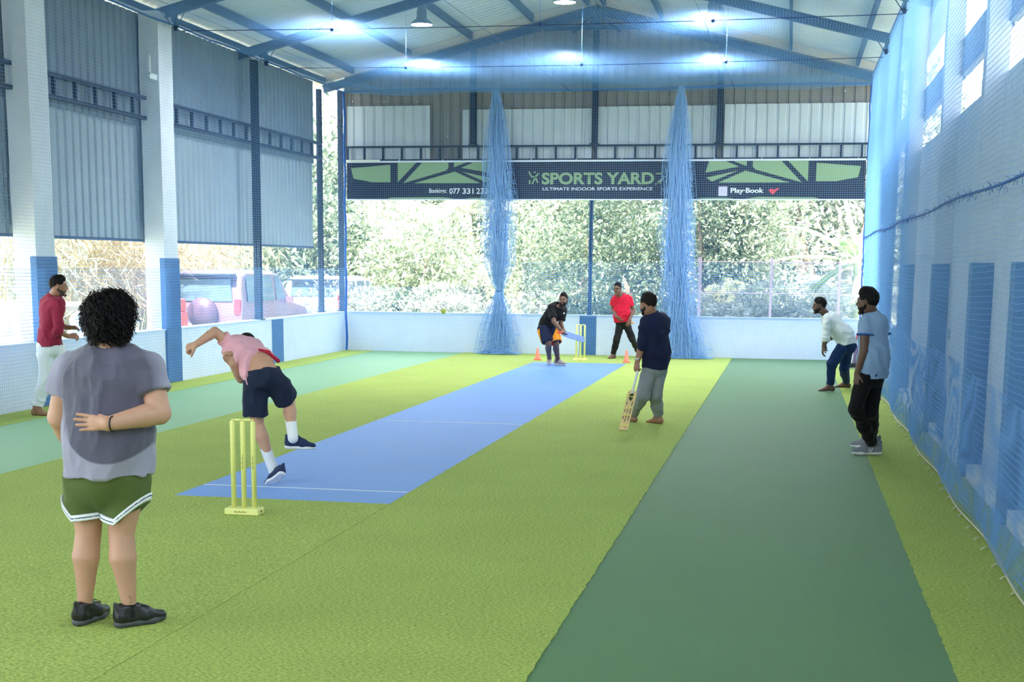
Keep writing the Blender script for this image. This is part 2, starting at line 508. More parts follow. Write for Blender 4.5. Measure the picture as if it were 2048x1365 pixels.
# cream strips at the back gable, painted in for the roof overhang lit from outside
for s, xe, lb in ((-1, -10.2, 'left'), (1, 1.95, 'right')):
    tag(MB().beam((-4.13, 30.30, roofz(-4.13)-.09), (xe, 30.30, roofz(xe)-.09), .04, .15).build('lit_overhang_strip', M_cream), 'cream strip standing in for the lit roof overhang at the back gable, %s slope' % lb, 'lit strip')
# rafters
PUR = (-9.35, -8.08, -6.76, -5.46, -4.30, -3.96, -2.78, -1.46, -.16, 1.16)
def rafter(y, lb):
    e = empty('roof_rafter', (-4.13, y, 6.9), lb, 'rafter')
    for s, xe in ((-1, -10.0), (1, 1.85)):
        a = Vector((-4.13, y, roofz(-4.13)-.31)); b = Vector((xe, y, roofz(xe)-.31))
        mb = MB().beam(a, b, .012, .15)
        up = Vector((-(b-a).z, 0, (b-a).x)).normalized()
        if up.z < 0: up = -up
        for k in (-1, 1):
            mb.beam(a+up*.075*k, b+up*.075*k, .09, .010)
        mb.build('rafter_arm', M_steelb, e)
    MB().box(-4.23, -4.03, y-.06, y+.06, 6.78, 7.08).build('ridge_plate', M_steelb, e)
    return e
for y, lb in ((30.22, 'rafter pair against the back gable, farthest'), (25.25, 'rafter pair one bay before the back gable'), (21.35, 'rafter pair above the second white column, two bays from the back'),
              (17.4, 'rafter pair above the first white column'), (13.5, 'rafter pair above the foreground'), (9.6, 'rafter pair over the camera side'), (5.7, 'rafter pair over the camera'), (1.8, 'rafter pair behind the camera'), (-2.1, 'rafter pair at the open front')):
    rafter(y, 'blue steel ' + lb)
for i, x in enumerate(PUR):
    lb = ('first from the left eave', 'second from the left eave', 'third from the left eave', 'fourth from the left eave', 'just left of the ridge', 'just right of the ridge', 'fourth from the right eave', 'third from the right eave', 'second from the right eave', 'first from the right eave')[i]
    tag(MB().beam((x, -3.9, roofz(x)-.085), (x, 31.2, roofz(x)-.085), .06, .14).build('roof_purlin', M_steelb), 'long blue roof purlin, ' + lb, 'purlin')
for x, lb in ((-10.0, 'left'), (1.9, 'right')):
    tag(MB().beam((x, -3.9, roofz(x)-.12), (x, 31.0, roofz(x)-.12), .08, .10).build('eave_beam', M_steelb), 'blue beam along the %s eave' % lb, 'beam')
# hangers at the net edge
for x, s, sl in ((-9.42, 1, 'left'), (1.42, -1, 'right')):
    for y, yl in ((21.35, 'nearer'), (25.25, 'farther')):
        e = empty('net_hanger', (x, y, 5.4), 'upright strut hanging from the rafter at the %s net edge, %s of two' % (sl, yl), 'strut')
        MB().beam((x, y, 5.40), (x, y, roofz(x)-.3), .05, .05, up=(1, 0, 0)).build('strut', M_steelb, e)
        for q in (-1, 1):
            MB().tube([(x, y, 5.41), (x+.2*q, y, roofz(x+.2*q)-.32)], .008, 6).build('stay', M_steel, e)
# inverted light bracket near the left column
tag(MB().box(-9.60, -9.57, 20.7, 20.73, 4.68, 4.95).box(-9.60, -9.57, 20.7, 20.95, 4.62, 4.70).build('wall_bracket', mat('bright_metal', srgb(240, 244, 235), .3, .2)), 'small pale L shaped bracket beside the second left column near the eave', 'bracket')
# gable apex bracing
tag(MB().beam((-5.2, 30.2, 6.72), (-3.06, 30.2, 6.72), .03, .10).beam((-4.6, 30.2, 6.62), (-4.15, 30.2, 7.0), .03, .05).beam((-3.6, 30.2, 6.62), (-4.1, 30.2, 7.0), .03, .05).build('apex_tie', M_steelb), 'blue tie under the roof ridge at the back gable', 'tie')

# ============================================================ lamps
M_lampb = mat('lamp_body', srgb(120, 130, 140), .4, .6)
M_lampd = mat('lamp_diffuser', (1, 1, 1), .4, emit=((1, .98, .95), 14))
def high_bay(x, y, z, lb):
    e = empty('high_bay_lamp', (x, y, z), lb, 'ceiling lamp', 'high bay lamps')
    MB().lathe([(.02, .02), (.10, .02), (.10, .05), (.085, .06), (.095, .08), (.085, .10), (.095, .12), (.085, .14), (.095, .16), (.08, .18), (.08, .26), (.03, .28), (.02, .28)], (x, y, z+.08), 20).build('heat_sink', M_lampb, e, True)
    MB().lathe([(.10, .10), (.14, .08), (.20, .02), (.205, 0), (.195, 0), (.13, .07), (.05, .08)], (x, y, z), 28).build('reflector', M_lampb, e, True)
    MB().lathe([(.001, 0), (.19, 0), (.19, .012), (.001, .012)], (x, y, z), 28).build('diffuser', M_lampd, e)
    MB().tube([(x, y, z+.34), (x, y, roofz(x)-.02)], .008, 6).build('hanger', M_steel, e)
    l = bpy.data.lights.new('lamp_light', 'SPOT'); l.energy = 380; l.spot_size = math.radians(150); l.spot_blend = .6; l.shadow_soft_size = .15; l.color = (.93, .97, 1)
    lo = bpy.data.objects.new('lamp_light', l); C.objects.link(lo); lo.location = (x, y, z-.03)
high_bay(-6.70, 25.9, 6.15, 'round high bay lamp hanging under the left roof slope')
high_bay(-4.05, 25.6, 6.42, 'round high bay lamp hanging near the ridge at the top edge')
high_bay(-1.50, 26.0, 6.15, 'round high bay lamp hanging under the right roof slope')
high_bay(-7.0, 21.8, 6.1, 'high bay lamp under the left slope above the frame')
high_bay(-1.35, 21.8, 6.1, 'high bay lamp under the right slope above the frame')

# ============================================================ banner
def text_obj(body, x0, x1, z0, z1, y, m, parent, name, bold=0.0, shear=0.0, th=.004, spacing=1.0):
    cu = bpy.data.curves.new(name, 'FONT'); cu.body = body; cu.size = 1; cu.offset = bold; cu.shear = shear; cu.space_character = spacing
    cu.resolution_u = 4
    t = bpy.data.objects.new('tmp', cu); C.objects.link(t)
    dg = bpy.context.evaluated_depsgraph_get()
    me = bpy.data.meshes.new_from_object(t.evaluated_get(dg))
    bpy.data.objects.remove(t); bpy.data.curves.remove(cu)
    n = len(me.vertices); co = np.zeros(n*3, np.float32); me.vertices.foreach_get('co', co); co = co.reshape(-1, 3)
    mn, mx_ = co.min(0), co.max(0)
    out = np.empty_like(co)
    out[:, 0] = x0+(co[:, 0]-mn[0])/(mx_[0]-mn[0])*(x1-x0)
    out[:, 2] = z0+(co[:, 1]-mn[1])/(mx_[1]-mn[1])*(z1-z0)
    out[:, 1] = y
    me.vertices.foreach_set('co', out.ravel()); me.update()
    me.materials.clear()
    return link_mesh(name, me, m, parent)
YB = 30.24
ban = empty('banner', (-4, YB, 3.25), 'long dark navy printed banner with green panels hung across the back opening', 'banner')
M_navy = mat('banner_navy', srgb(14, 26, 50), .5, noise=(8, .08))
M_bgreen = mat('banner_green', srgb(140, 168, 122), .5)
M_bwhite = mat('banner_white', srgb(232, 236, 246), .5)
M_bred = mat('banner_red', srgb(222, 70, 84), .5)
MB().box(-9.5, 1.42, YB, YB+.012, 3.27, 4.04).build('banner_cloth', M_navy, ban)
MB().box(-9.5, 1.42, YB-.01, YB+.02, 4.035, 4.07).build('hem', M_bwhite, ban)
MB().box(-9.5, 1.42, YB-.01, YB+.02, 3.245, 3.27).build('hem', M_bwhite, ban)
fnb = lambda u, v, w_: (u, YB-.002-w_, v)
def mirror(P, s): return [(-4.04+(u+4.04)*s, v) for u, v in P]
for s in (1, -1):
    for P in ([(-9.4, 3.92), (-8.52, 3.99), (-8.52, 3.62), (-8.9, 3.62), (-9.35, 3.70)], [(-8.36, 3.62), (-7.95, 4.03), (-8.36, 4.03)], [(-8.24, 3.60), (-7.82, 4.03), (-7.24, 4.03), (-7.24, 3.92), (-7.30, 3.86)],
              [(-8.0, 3.60), (-7.1, 3.84), (-6.55, 3.60)], [(-7.12, 4.03), (-7.12, 3.93), (-6.85, 4.03)], [(-6.96, 3.92), (-6.70, 4.03), (-6.35, 4.03), (-6.28, 3.80)], [(-6.95, 3.84), (-6.30, 3.70), (-6.42, 3.62)],
              [(-8.6, 3.275), (-8.5, 3.30), (-7.4, 3.31), (-7.1, 3.275)], [(-6.9, 3.275), (-6.7, 3.295), (-6.2, 3.29), (-6.1, 3.275)]):
        Q = mirror(P, s)
        MB().prism(Q, fnb, .002).build('green_panel', M_bgreen, ban)
text_obj('SPORTS YARD', -5.22, -2.85, 3.565, 3.815, YB-.005, M_bgreen, ban, 'banner_title', .035)
text_obj('ULTIMATE INDOOR SPORTS EXPERIENCE', -5.20, -2.88, 3.445, 3.51, YB-.005, M_bwhite, ban, 'banner_subtitle', .008)
text_obj('Bookings:', -7.66, -7.28, 3.37, 3.49, YB-.005, M_bwhite, ban, 'banner_text', .015)
for t_, a_, b_ in (('077', -7.22, -6.985), ('331', -6.93, -6.69), ('2324', -6.63, -6.28)): text_obj(t_, a_, b_, 3.375, 3.495, YB-.005, M_bwhite, ban, 'phone_text', .02)
text_obj('Play·Book', -1.27, -.60, 3.36, 3.49, YB-.005, M_bwhite, ban, 'banner_text', .025)
MB().prism([(-1.52, 3.33), (-1.34, 3.33), (-1.34, 3.52), (-1.52, 3.52)], fnb, .003).build('pale_square', mat('banner_lilac', srgb(214, 206, 226), .5), ban)
MB().prism([(-.50, 3.44), (-.47, 3.475), (-.42, 3.47), (-.40, 3.455), (-.33, 3.485), (-.28, 3.48), (-.36, 3.42), (-.38, 3.375), (-.43, 3.36)], fnb, .003).build('red_mark', M_bred, ban)
def strokes(name, L, r=.016):
    mb = MB()
    for a, b in L: mb.beam((a[0], YB-.006, a[1]), (b[0], YB-.006, b[1]), .004, r*2, up=(-(b[1]-a[1]), 0, (b[0]-a[0])))
    return mb.build(name, M_bgreen, ban)
strokes('runner_mark', [((-5.50, 3.84), (-5.44, 3.73)), ((-5.44, 3.73), (-5.36, 3.72)), ((-5.36, 3.72), (-5.29, 3.80)), ((-5.36, 3.72), (-5.42, 3.58)), ((-5.36, 3.72), (-5.30, 3.60)), ((-5.48, 3.66), (-5.48, 3.58)), ((-5.385, 3.82), (-5.35, 3.82))])
strokes('bat_mark', [((-2.82, 3.78), (-2.70, 3.79)), ((-2.74, 3.58), (-2.66, 3.72)), ((-2.82, 3.56), (-2.80, 3.59)), ((-2.78, 3.60), (-2.72, 3.66)), ((-2.68, 3.82), (-2.66, 3.82))], .012)
for i_ in range(12):
    x_ = -9.3+i_*.96
    MB().tube([(x_, 30.25, 4.05), (x_, 30.29, 4.10), (x_, 30.33, 4.09)], .006, 5).build('tie', M_bwhite, ban)
tag(MB().box(-9.5, -8.75, 30.20, 30.235, 4.055, 4.095).build('light_batten', mat('pale_batten', srgb(244, 240, 222), .4)), 'short pale batten lying on the banner top at its left end', 'batten')
# ============================================================ nets: every cord is a thin three-sided tube
def cords(P, r, nrm, side):
    """P (k, n, 3) polylines; returns V,F for 3-sided tubes. nrm/side constant unit vectors spanning each cord's section"""
    k, n, _ = P.shape
    o = [np.array(nrm)*math.sin(a)*r + np.array(side)*math.cos(a)*r for a in (PI/2, PI/2+2*PI/3, PI/2+4*PI/3)]
    V = np.stack([P+o[i] for i in range(3)], 2)          # k,n,3,3
    idx = np.arange(k*n*3).reshape(k, n, 3)
    F = []
    for i in range(3):
        j = (i+1) % 3
        F.append(np.stack([idx[:, :-1, i], idx[:, 1:, i], idx[:, 1:, j], idx[:, :-1, j]], -1).reshape(-1, 4))
    return V.reshape(-1, 3), np.concatenate(F)
def net(name, fn, U, Vv, cell, r, nrm, uax, vax, label, stepu=.45, stepv=.45, cat='safety net', mtl=None):
    """fn(u,v arrays)->xyz"""
    nu = max(2, int(round((U[1]-U[0])/cell))+1); nv = max(2, int(round((Vv[1]-Vv[0])/cell))+1)
    us = np.linspace(U[0], U[1], nu); vs = np.linspace(Vv[0], Vv[1], nv)
    su = np.linspace(U[0], U[1], max(2, int((U[1]-U[0])/stepu)+1)); sv = np.linspace(Vv[0], Vv[1], max(2, int((Vv[1]-Vv[0])/stepv)+1))
    A, B = np.meshgrid(vs, su, indexing='ij'); P1 = fn(B, A)
    V1, F1 = cords(P1, r, nrm, vax)
    A, B = np.meshgrid(us, sv, indexing='ij'); P2 = fn(A, B)
    V2, F2 = cords(P2, r, nrm, uax)
    me = np_mesh(name, np.concatenate([V1, V2]), np.concatenate([F1, F2+len(V1)]))
    o = link_mesh(name, me, mtl or M_net)
    return tag(o, label, cat)
def st(*a): return np.stack(np.broadcast_arrays(*a), -1).astype(np.float32)
def wob(a, b, s=1.0, seed=0):
    return (vnoise(st(a*.9*s+seed, b*.9*s, a*0), 1.0)-.5)
R_ = .0015
# right side net: hangs from z 5.6, belly near the floor
def fR(y, z):
    hem = 1.45 + .003*np.sin(y*1.9) - .05*np.exp(-z*3) + .02*np.sin(y*1.9)*np.exp(-z*2.5)
    return st(hem + .004*wob(y, z, .6)*np.clip(z, 0, 1) + .02*np.sin(z*1.3), y + .008*wob(y, z, 1.5, 9), z + .05*wob(y, z, 1.0, 4)*np.clip(z, 0, 1)*np.clip(5.5-z, 0, 1) + .02*wob(y, z, 2.6, 5)*np.clip(z, 0, 1)*np.clip(5.5-z, 0, 1) + .012*np.abs(np.sin(y*6.3))*np.exp(-z*6))
net('side_net', fR, (6.0, 30.1), (.02, 5.68), .045, .0018, (1, 0, 0), (0, 1, 0), (0, 0, 1), 'blue square mesh net hanging along the right side of the hall', .14, .3)
def fR2(y, z):
    p = fR(y, z); p[..., 0] += .03 + .015*wob(y, z, 2, 5); p[..., 1] += .02; p[..., 2] += .02*wob(y, z, 3, 2)
    return p
net('lower_side_net', lambda y, z: fR2(y, z*(1+.12*wob(y, y*0, .7, 3))), (6.0, 30.1), (.02, 1.05), .045, R_*1.1, (1, 0, 0), (0, 1, 0), (0, 0, 1), 'second blue net layer along the foot of the right side net, waist high', .2, .2)
# left side net
def fL(y, z):
    return st(-9.50 + .05*wob(y, z, .6, 2) + .02*np.sin(y*2), y, z + .03*wob(y, z, 1.2, 7)*np.clip(z, 0, 1))
net('side_net', fL, (10.0, 30.1), (.03, 5.48), .045, R_, (1, 0, 0), (0, 1, 0), (0, 0, 1), 'blue square mesh net hanging along the left side of the hall')
net('lower_side_net', lambda y, z: fL(y, z)+np.array([-.02, .02, .01], np.float32), (10.0, 30.1), (.87, 1.78), .045, R_*1.2, (1, 0, 0), (0, 1, 0), (0, 0, 1), 'second layer of blue net closing the left opening just above the low wall')
# back net
def fB(x, z):
    return st(x, 30.12 + .05*wob(x, z, .6, 3), z + .02*wob(x, z, 1.2, 8))
net('back_net', fB, (-9.48, 1.43), (.03, 5.46), .045, R_, (0, 1, 0), (1, 0, 0), (0, 0, 1), 'blue square mesh net across the back of the hall, before the banner', .6, .6)
net('lower_back_net', lambda x, z: fB(x, z)+np.array([.02, -.05, .01], np.float32), (-5.6, 1.43), (.80, 1.95), .045, R_*1.9, (0, 1, 0), (1, 0, 0), (0, 0, 1), 'second blue net layer over the lower back opening, right of the left gathered net', .6, .6)
net('lower_back_net', lambda x, z: fB(x, z)+np.array([.02, -.05, .01], np.float32), (-9.48, -6.4), (.80, 1.40), .045, R_*1.5, (0, 1, 0), (1, 0, 0), (0, 0, 1), 'second layer of blue net closing the lower back opening, in the left corner', .6, .6)
# ceiling net, sagging between its cables
def fT(x, y):
    sag = .05*np.sin(np.clip((y-5)/4.1, 0, 7)*PI)**2 + .06*np.abs(np.sin((x+9.5)/2.7*PI))
    e = np.clip((x+9.5), 0, 1)*np.clip(1.45-x, 0, 1)
    return st(x, y, 5.48 - sag*e + .04*wob(x, y, .5, 6)*e)
net('roof_net', fT, (-9.48, 1.43), (11.0, 30.12), .045, R_, (0, 0, 1), (1, 0, 0), (0, 1, 0), 'blue square mesh net stretched flat under the roof as a ceiling', .6, .6)
# ropes along the net edges
def rope(pts, r, lb, m=M_rope, fray=0, name='net_rope'):
    mb = MB().tube(pts, r, 8)
    rg = random.Random(len(pts))
    for i in range(fray):
        a = Vector(pts[rg.randrange(len(pts)-1)]); b = Vector(pts[min(len(pts)-1, pts.index(tuple(a))+1)]) if False else a
        t = rg.random(); k = rg.randrange(len(pts)-1)
        p = Vector(pts[k]).lerp(Vector(pts[k+1]), t)
        q = p+Vector((rg.uniform(-.04, .04), rg.uniform(-.05, .05), rg.uniform(-.07, .05)))
        mb.tube([p, (p+q)/2+Vector((0, .01, .01)), q], .0018, 3)
    return tag(mb.build(name, m), lb, 'rope')
lin = lambda a, b, n, f=lambda t: (0, 0, 0): [tuple(Vector(a).lerp(Vector(b), i/n)+Vector(f(i/n))) for i in range(n+1)]
rope(lin((-9.5, 12, 5.5), (-9.5, 30.1, 5.5), 40, lambda t: (0, 0, .01*math.sin(t*50))), .016, 'blue rope along the left top edge of the nets', fray=150)
rope(lin((-9.5, 30.1, 5.5), (1.45, 30.1, 5.5), 40, lambda t: (0, 0, .03*math.sin(t*9))), .020, 'blue rope along the top edge of the back net', fray=150)
rope(lin((1.45, 6, 5.66), (1.45, 30.1, 5.66), 40), .016, 'blue rope along the right top edge of the nets')
rope(lin((-9.5, 30.1, .02), (-9.5, 30.1, 5.5), 20, lambda t: (.012*math.sin(t*30), 0, 0)), .026, 'thick blue rope and gathered edge hanging in the back left corner', fray=60)
rope(lin((1.44, 30.1, .02), (1.44, 30.1, 5.6), 20, lambda t: (.01*math.sin(t*40), 0, 0)), .016, 'blue rope hanging in the back right corner', fray=40)
rope(lin((1.43, 6, 2.50), (1.43, 30.1, 2.50), 60, lambda t: (0, 0, .015*math.sin(t*25))), .011, 'frayed blue rope running level along the middle of the right net', fray=500)
rope(lin((1.40, 6.0, .015), (1.40, 30.0, .02), 160, lambda t: (.025*math.sin(t*45.6), 0, .006)), .007, 'pale cord threaded through the bottom hem of the right net', mat('pale_cord', srgb(196, 190, 170), .7))
# support cables and hanging cords
M_cable = mat('navy_cable', srgb(30, 62, 120), .4, .3)
for y, lb in ((21.6, 'nearer'), (25.9, 'farther')):
    e = empty('support_cable', (-9.4, y, 5.42), 'thin dark cable carrying the ceiling net across the hall, %s of two' % lb, 'cable')
    MB().tube(lin((-9.42, y, 5.44), (1.42, y, 5.44), 12, lambda t: (0, 0, -.04*math.sin(t*PI))), .006, 6).build('cable', M_cable, e)
    for x in (-7.0, -3.78, -1.24):
        mb = MB(); ball(mb, (x, y, 5.41), .03, 6); mb.build('clamp', M_cable, e)
        MB().tube([(x, y, 5.42), (x+.01, y, roofz(x)-.15)], .004, 5).build('hanging_cord', M_net, e)
for x, lb in ((-8.5, 'left'), (-4.6, 'middle'), (-1.24, 'right')):
    tag(MB().tube(lin((x-.3, 13, 5.45), (x, 30.1, 5.45), 10), .004, 5).build('long_wire', M_cable), 'thin wire running lengthwise above the ceiling net, %s of three' % lb, 'wire')
# hem pegs along the right net
M_peg = mat('peg_metal', srgb(205, 200, 180), .4, .3)
k = 0
for i in range(36):
    y = 7.2+i*.45 + .06*math.sin(i*2.3)
    e_ = MB().tube([(1.395, y, .012), (1.375, y-.004, .024), (1.36, y-.008, .018), (1.352, y-.01, .004)], [.004, .005, .005, .004], 8).lathe([(.003, 0), (.009, .002), (.009, .006), (.003, .008)], (1.35, y-.012, .004), 10)
    tag(e_.build('hem_peg', M_peg, None, True), 'small pale metal peg pinning the hem of the right net to the turf', 'peg', 'pegs along the right net hem')

# ============================================================ gathered net curtains
def gathered(cx, cy, prof, lb, seed, nstr=90, floor_w=.55, lay=2.6):
    """prof: list of (z, half width, x shift); pleated sheet of netting drawn into a bundle"""
    e = empty('gathered_net', (cx, cy, 0), lb, 'net curtain', 'gathered nets')
    zs = np.array([p[0] for p in prof]); hw = np.array([p[1] for p in prof]); xs = np.array([p[2] for p in prof])
    rg = rngnoise(seed)
    nz = int((zs.max()-zs.min())/.03)
    Z = np.linspace(zs.max(), zs.min(), nz)
    W = 1.12*np.interp(Z, zs[::-1], hw[::-1]); X0 = np.interp(Z, zs[::-1], xs[::-1])
    # vertical cords: each keeps a lateral rank q and a pleat depth
    q = np.sort(rg.normal(0, .42, nstr)).clip(-1, 1); dp = rg.uniform(-1, 1, nstr); ph = rg.uniform(0, 6.28, nstr); wl = rg.uniform(.6, 2.2, nstr)
    P = np.zeros((nstr, nz, 3), np.float32)
    P[:, :, 0] = cx + X0[None] + W[None]*(q[:, None] + .16*np.sin(Z[None]*wl[:, None]*2+ph[:, None]))
    P[:, :, 1] = cy + np.minimum(.16, W[None]*.55)*(dp[:, None] + .2*np.sin(Z[None]*wl[:, None]+ph[:, None]))
    P[:, :, 2] = Z[None]
    V1, F1 = cords(P, .0026, (0, 1, 0), (1, 0, 0))
    MBv = [V1]; MBf = [F1]; off = len(V1)
    # cross cords: short links between neighbouring vertical cords, in slack curves
    m = int(nstr*nz*.30); ia = rg.integers(0, nstr-1, m); iz = rg.integers(0, nz-3, m); ib = np.clip(ia+rg.integers(1, 5, m), 0, nstr-1)
    A = P[ia, iz]; B = P[ib, np.minimum(iz+rg.integers(0, 3, m), nz-1)]
    mid = (A+B)/2; mid[:, 2] -= .012
    Q = np.stack([A, mid, B], 1)
    V2, F2 = cords(Q, .0022, (0, 1, 0), (0, 0, 1)); MBv.append(V2); MBf.append(F2+off)
    me = np_mesh('bundle', np.concatenate(MBv), np.concatenate(MBf))
    link_mesh('bundle', me, M_netb, e)
    # heap on the floor
    m = 420
    K = 14; hp = np.zeros((m, K, 3), np.float32)
    th = rg.uniform(0, 2*PI, m); rr = np.sqrt(rg.uniform(0, 1, m))
    bx = cx+X0[-1]+rr*np.cos(th)*floor_w; by = cy-.05+rr*np.sin(th)*.14
    t = np.linspace(0, 1, K); a2 = rg.uniform(0, 2*PI, m); ln = rg.uniform(.08, .3, m)
    hh = .15*(1-rr**2)+.02
    hp[:, :, 0] = bx[:, None]+np.cos(a2)[:, None]*ln[:, None]*(t-.5)[None]+.02*np.sin(t*9+th[:, None])
    hp[:, :, 1] = by[:, None]+.04*np.sin(t*7+a2[:, None])
    hp[:, :, 2] = np.maximum(.004, hh[:, None]*(rg.uniform(.2, 1, m)[:, None])*np.sin(t*PI)[None]**.6 + .01)
    V3, F3 = cords(hp, .003, (0, 1, 0), (0, 0, 1))
    link_mesh('heap', np_mesh('heap', V3, F3), M_netb, e)
    return e
g1 = gathered(-6.08, 29.9, [(5.48, .05, -.07), (5.2, .10, -.05), (4.6, .20, -.04), (4.0, .26, -.03), (3.3, .31, 0), (2.6, .32, 0), (1.9, .27, .02), (1.5, .14, .02), (1.36, .07, .04), (1.25, .10, .02), (.9, .26, .02), (.4, .36, .02), (.02, .42, .02)], 'bunched blue net curtain tied in at the waist, left of the batsman', 3, 270, .42)
rope([(-6.12, 29.86, 1.35), (-6.03, 29.83, 1.33), (-5.97, 29.88, 1.37), (-6.03, 29.97, 1.36), (-6.12, 29.94, 1.35)], .008, 'blue cord tied around the waist of the left gathered net')
g2 = gathered(-2.32, 29.7, [(5.48, .04, .02), (5.2, .09, .02), (4.6, .19, 0), (4.0, .24, 0), (3.3, .29, .03), (2.6, .32, .03), (1.9, .33, .05), (1.3, .33, .08), (.8, .34, .12), (.3, .42, .22), (.02, .48, .28)], 'bunched blue net curtain falling loose to the floor behind the man in the navy shirt', 5, 300, .5)
# ============================================================ figure builder: smooth blended volumes -> one surface
def V3(*a): return np.array(a, np.float64)
def nrm(v): v = np.asarray(v, float); return v/(np.linalg.norm(v)+1e-12)
class Vol:
    """list of soft volumes; mesh() gives one continuous surface"""
    def __init__(s, k=.02): s.p = []; s.k = k
    def cone(s, a, b, ra, rb=None, sq=None, cuts=(), k=None, op='+'):
        """round cone a-b; sq=(axis, ratio) flattens the section along axis"""
        s.p.append(('c', np.array(a, float), np.array(b, float), ra, ra if rb is None else rb, sq, list(cuts), s.k if k is None else k, op)); return s
    def ell(s, c, ax, r, cuts=(), k=None, op='+'):
        s.p.append(('e', np.array(c, float), np.array([nrm(a) for a in ax]), np.array(r, float), None, None, list(cuts), s.k if k is None else k, op)); return s
    def cut(s, pt, n):
        s.p.append(('k', np.array(pt, float), nrm(n), None, None, None, [], 0, 'k')); return s
    def bounds(s, q):
        if q[0] == 'c':
            r = max(q[3], q[4]); return np.minimum(q[1], q[2])-r, np.maximum(q[1], q[2])+r
        r = q[3].max(); return q[1]-r, q[1]+r
    def mesh(s, h, wr=None):
        pos = [q for q in s.p if q[8] == '+']
        B = [s.bounds(q) for q in pos]
        lo = np.min([b[0] for b in B], 0)-3*h-.01; hi = np.max([b[1] for b in B], 0)+3*h+.01
        n = np.ceil((hi-lo)/h).astype(int)+1
        ax = [(lo[i]+h*np.arange(n[i])).astype(np.float32) for i in range(3)]
        D = np.full(n, .5, np.float32)
        for q in s.p:
            if q[0] == 'k':
                d = (ax[0]-q[1][0])[:, None, None]*q[2][0]+(ax[1]-q[1][1])[None, :, None]*q[2][1]+(ax[2]-q[1][2])[None, None, :]*q[2][2]
                np.maximum(D, d.astype(np.float32), out=D); continue
            b0, b1 = s.bounds(q); k = q[7]; m = k+3*h
            i0 = np.clip(np.floor((b0-m-lo)/h).astype(int), 0, n-1); i1 = np.clip(np.ceil((b1+m-lo)/h).astype(int)+1, 1, n)
            sl = tuple(slice(a, b) for a, b in zip(i0, i1))
            X = ax[0][sl[0]][:, None, None]; Y = ax[1][sl[1]][None, :, None]; Z = ax[2][sl[2]][None, None, :]
            if q[0] == 'c':
                a, b_ = q[1], q[2]; ab = b_-a; L2 = float(ab@ab)+1e-12
                x = X-np.float32(a[0]); y = Y-np.float32(a[1]); z = Z-np.float32(a[2])
                t = np.clip((x*ab[0]+y*ab[1]+z*ab[2])/L2, 0, 1).astype(np.float32)
                wx = x-t*np.float32(ab[0]); wy = y-t*np.float32(ab[1]); wz = z-t*np.float32(ab[2])
                rr = q[3]+(q[4]-q[3])*t
                if q[5] is not None:
                    nn = nrm(q[5][0]); f = np.float32(1/q[5][1]-1)
                    c = wx*np.float32(nn[0])+wy*np.float32(nn[1])+wz*np.float32(nn[2])
                    wx = wx+c*f*np.float32(nn[0]); wy = wy+c*f*np.float32(nn[1]); wz = wz+c*f*np.float32(nn[2])
                    d = (np.sqrt(wx*wx+wy*wy+wz*wz)-rr)*np.float32(min(1, .5+.5*q[5][1]))
                else:
                    d = np.sqrt(wx*wx+wy*wy+wz*wz)-rr
            else:
                c = q[1]; A = q[2]; r = q[3]
                x = X-np.float32(c[0]); y = Y-np.float32(c[1]); z = Z-np.float32(c[2])
                u = [(x*np.float32(A[i][0])+y*np.float32(A[i][1])+z*np.float32(A[i][2])) for i in range(3)]
                k0 = np.sqrt(sum((u[i]/np.float32(r[i]))**2 for i in range(3))); k1 = np.sqrt(sum((u[i]/np.float32(r[i]**2))**2 for i in range(3)))
                d = k0*(k0-1)/np.maximum(k1, 1e-6)
            for (pt, nn) in q[6]:
                nn = nrm(nn)
                d = np.maximum(d, (X-np.float32(pt[0]))*np.float32(nn[0])+(Y-np.float32(pt[1]))*np.float32(nn[1])+(Z-np.float32(pt[2]))*np.float32(nn[2]))
            d = d.astype(np.float32)
            S = D[sl]
            if q[8] == '+':
                if k > 0:
                    e = np.maximum(k-np.abs(S-d), 0)/k
                    D[sl] = np.minimum(S, d)-e*e*(k/4)
                else: D[sl] = np.minimum(S, d)
            else:
                d = -d
                if k > 0:
                    e = np.maximum(k-np.abs(S-d), 0)/k
                    D[sl] = np.maximum(S, d)+e*e*(k/4)
                else: D[sl] = np.maximum(S, d)
        return surfnet(D, lo, h)
def surfnet(D, lo, h):
    n = np.array(D.shape); S = D < 0
    cells = []; pts = []; quads = []
    st_ = (n[1]*n[2], n[2], 1)
    for a in range(3):
        sl0 = [slice(None)]*3; sl1 = [slice(None)]*3
        sl0[a] = slice(0, -1); sl1[a] = slice(1, None)
        cr = S[tuple(sl0)] != S[tuple(sl1)]
        idx = np.argwhere(cr)
        b, c = [(1, 2), (2, 0), (0, 1)][a]
        idx = idx[(idx[:, b] > 0) & (idx[:, c] > 0)]
        j = idx.copy(); j[:, a] += 1
        d0 = D[tuple(idx.T)]; d1 = D[tuple(j.T)]
        t = d0/(d0-d1)
        p = idx.astype(np.float32); p[:, a] += t
        lin_ = idx@np.array(st_)
        q4 = []
        for (ob, oc) in ((1, 1), (0, 1), (0, 0), (1, 0)):
            ci = lin_-ob*st_[b]-oc*st_[c]
            q4.append(ci); cells.append(ci); pts.append(p)
        Q = np.stack(q4, 1); flip = d0 < 0
        Q[~flip] = Q[~flip][:, ::-1]
        quads.append(Q)
    cells = np.concatenate(cells); pts = np.concatenate(pts); Q = np.concatenate(quads)
    u, inv = np.unique(cells, return_inverse=True)
    cnt = np.bincount(inv)
    V = np.stack([np.bincount(inv, pts[:, i])/cnt for i in range(3)], 1)
    F = np.searchsorted(u, Q)
    return (V*h+lo).astype(np.float32), F.astype(np.int32)
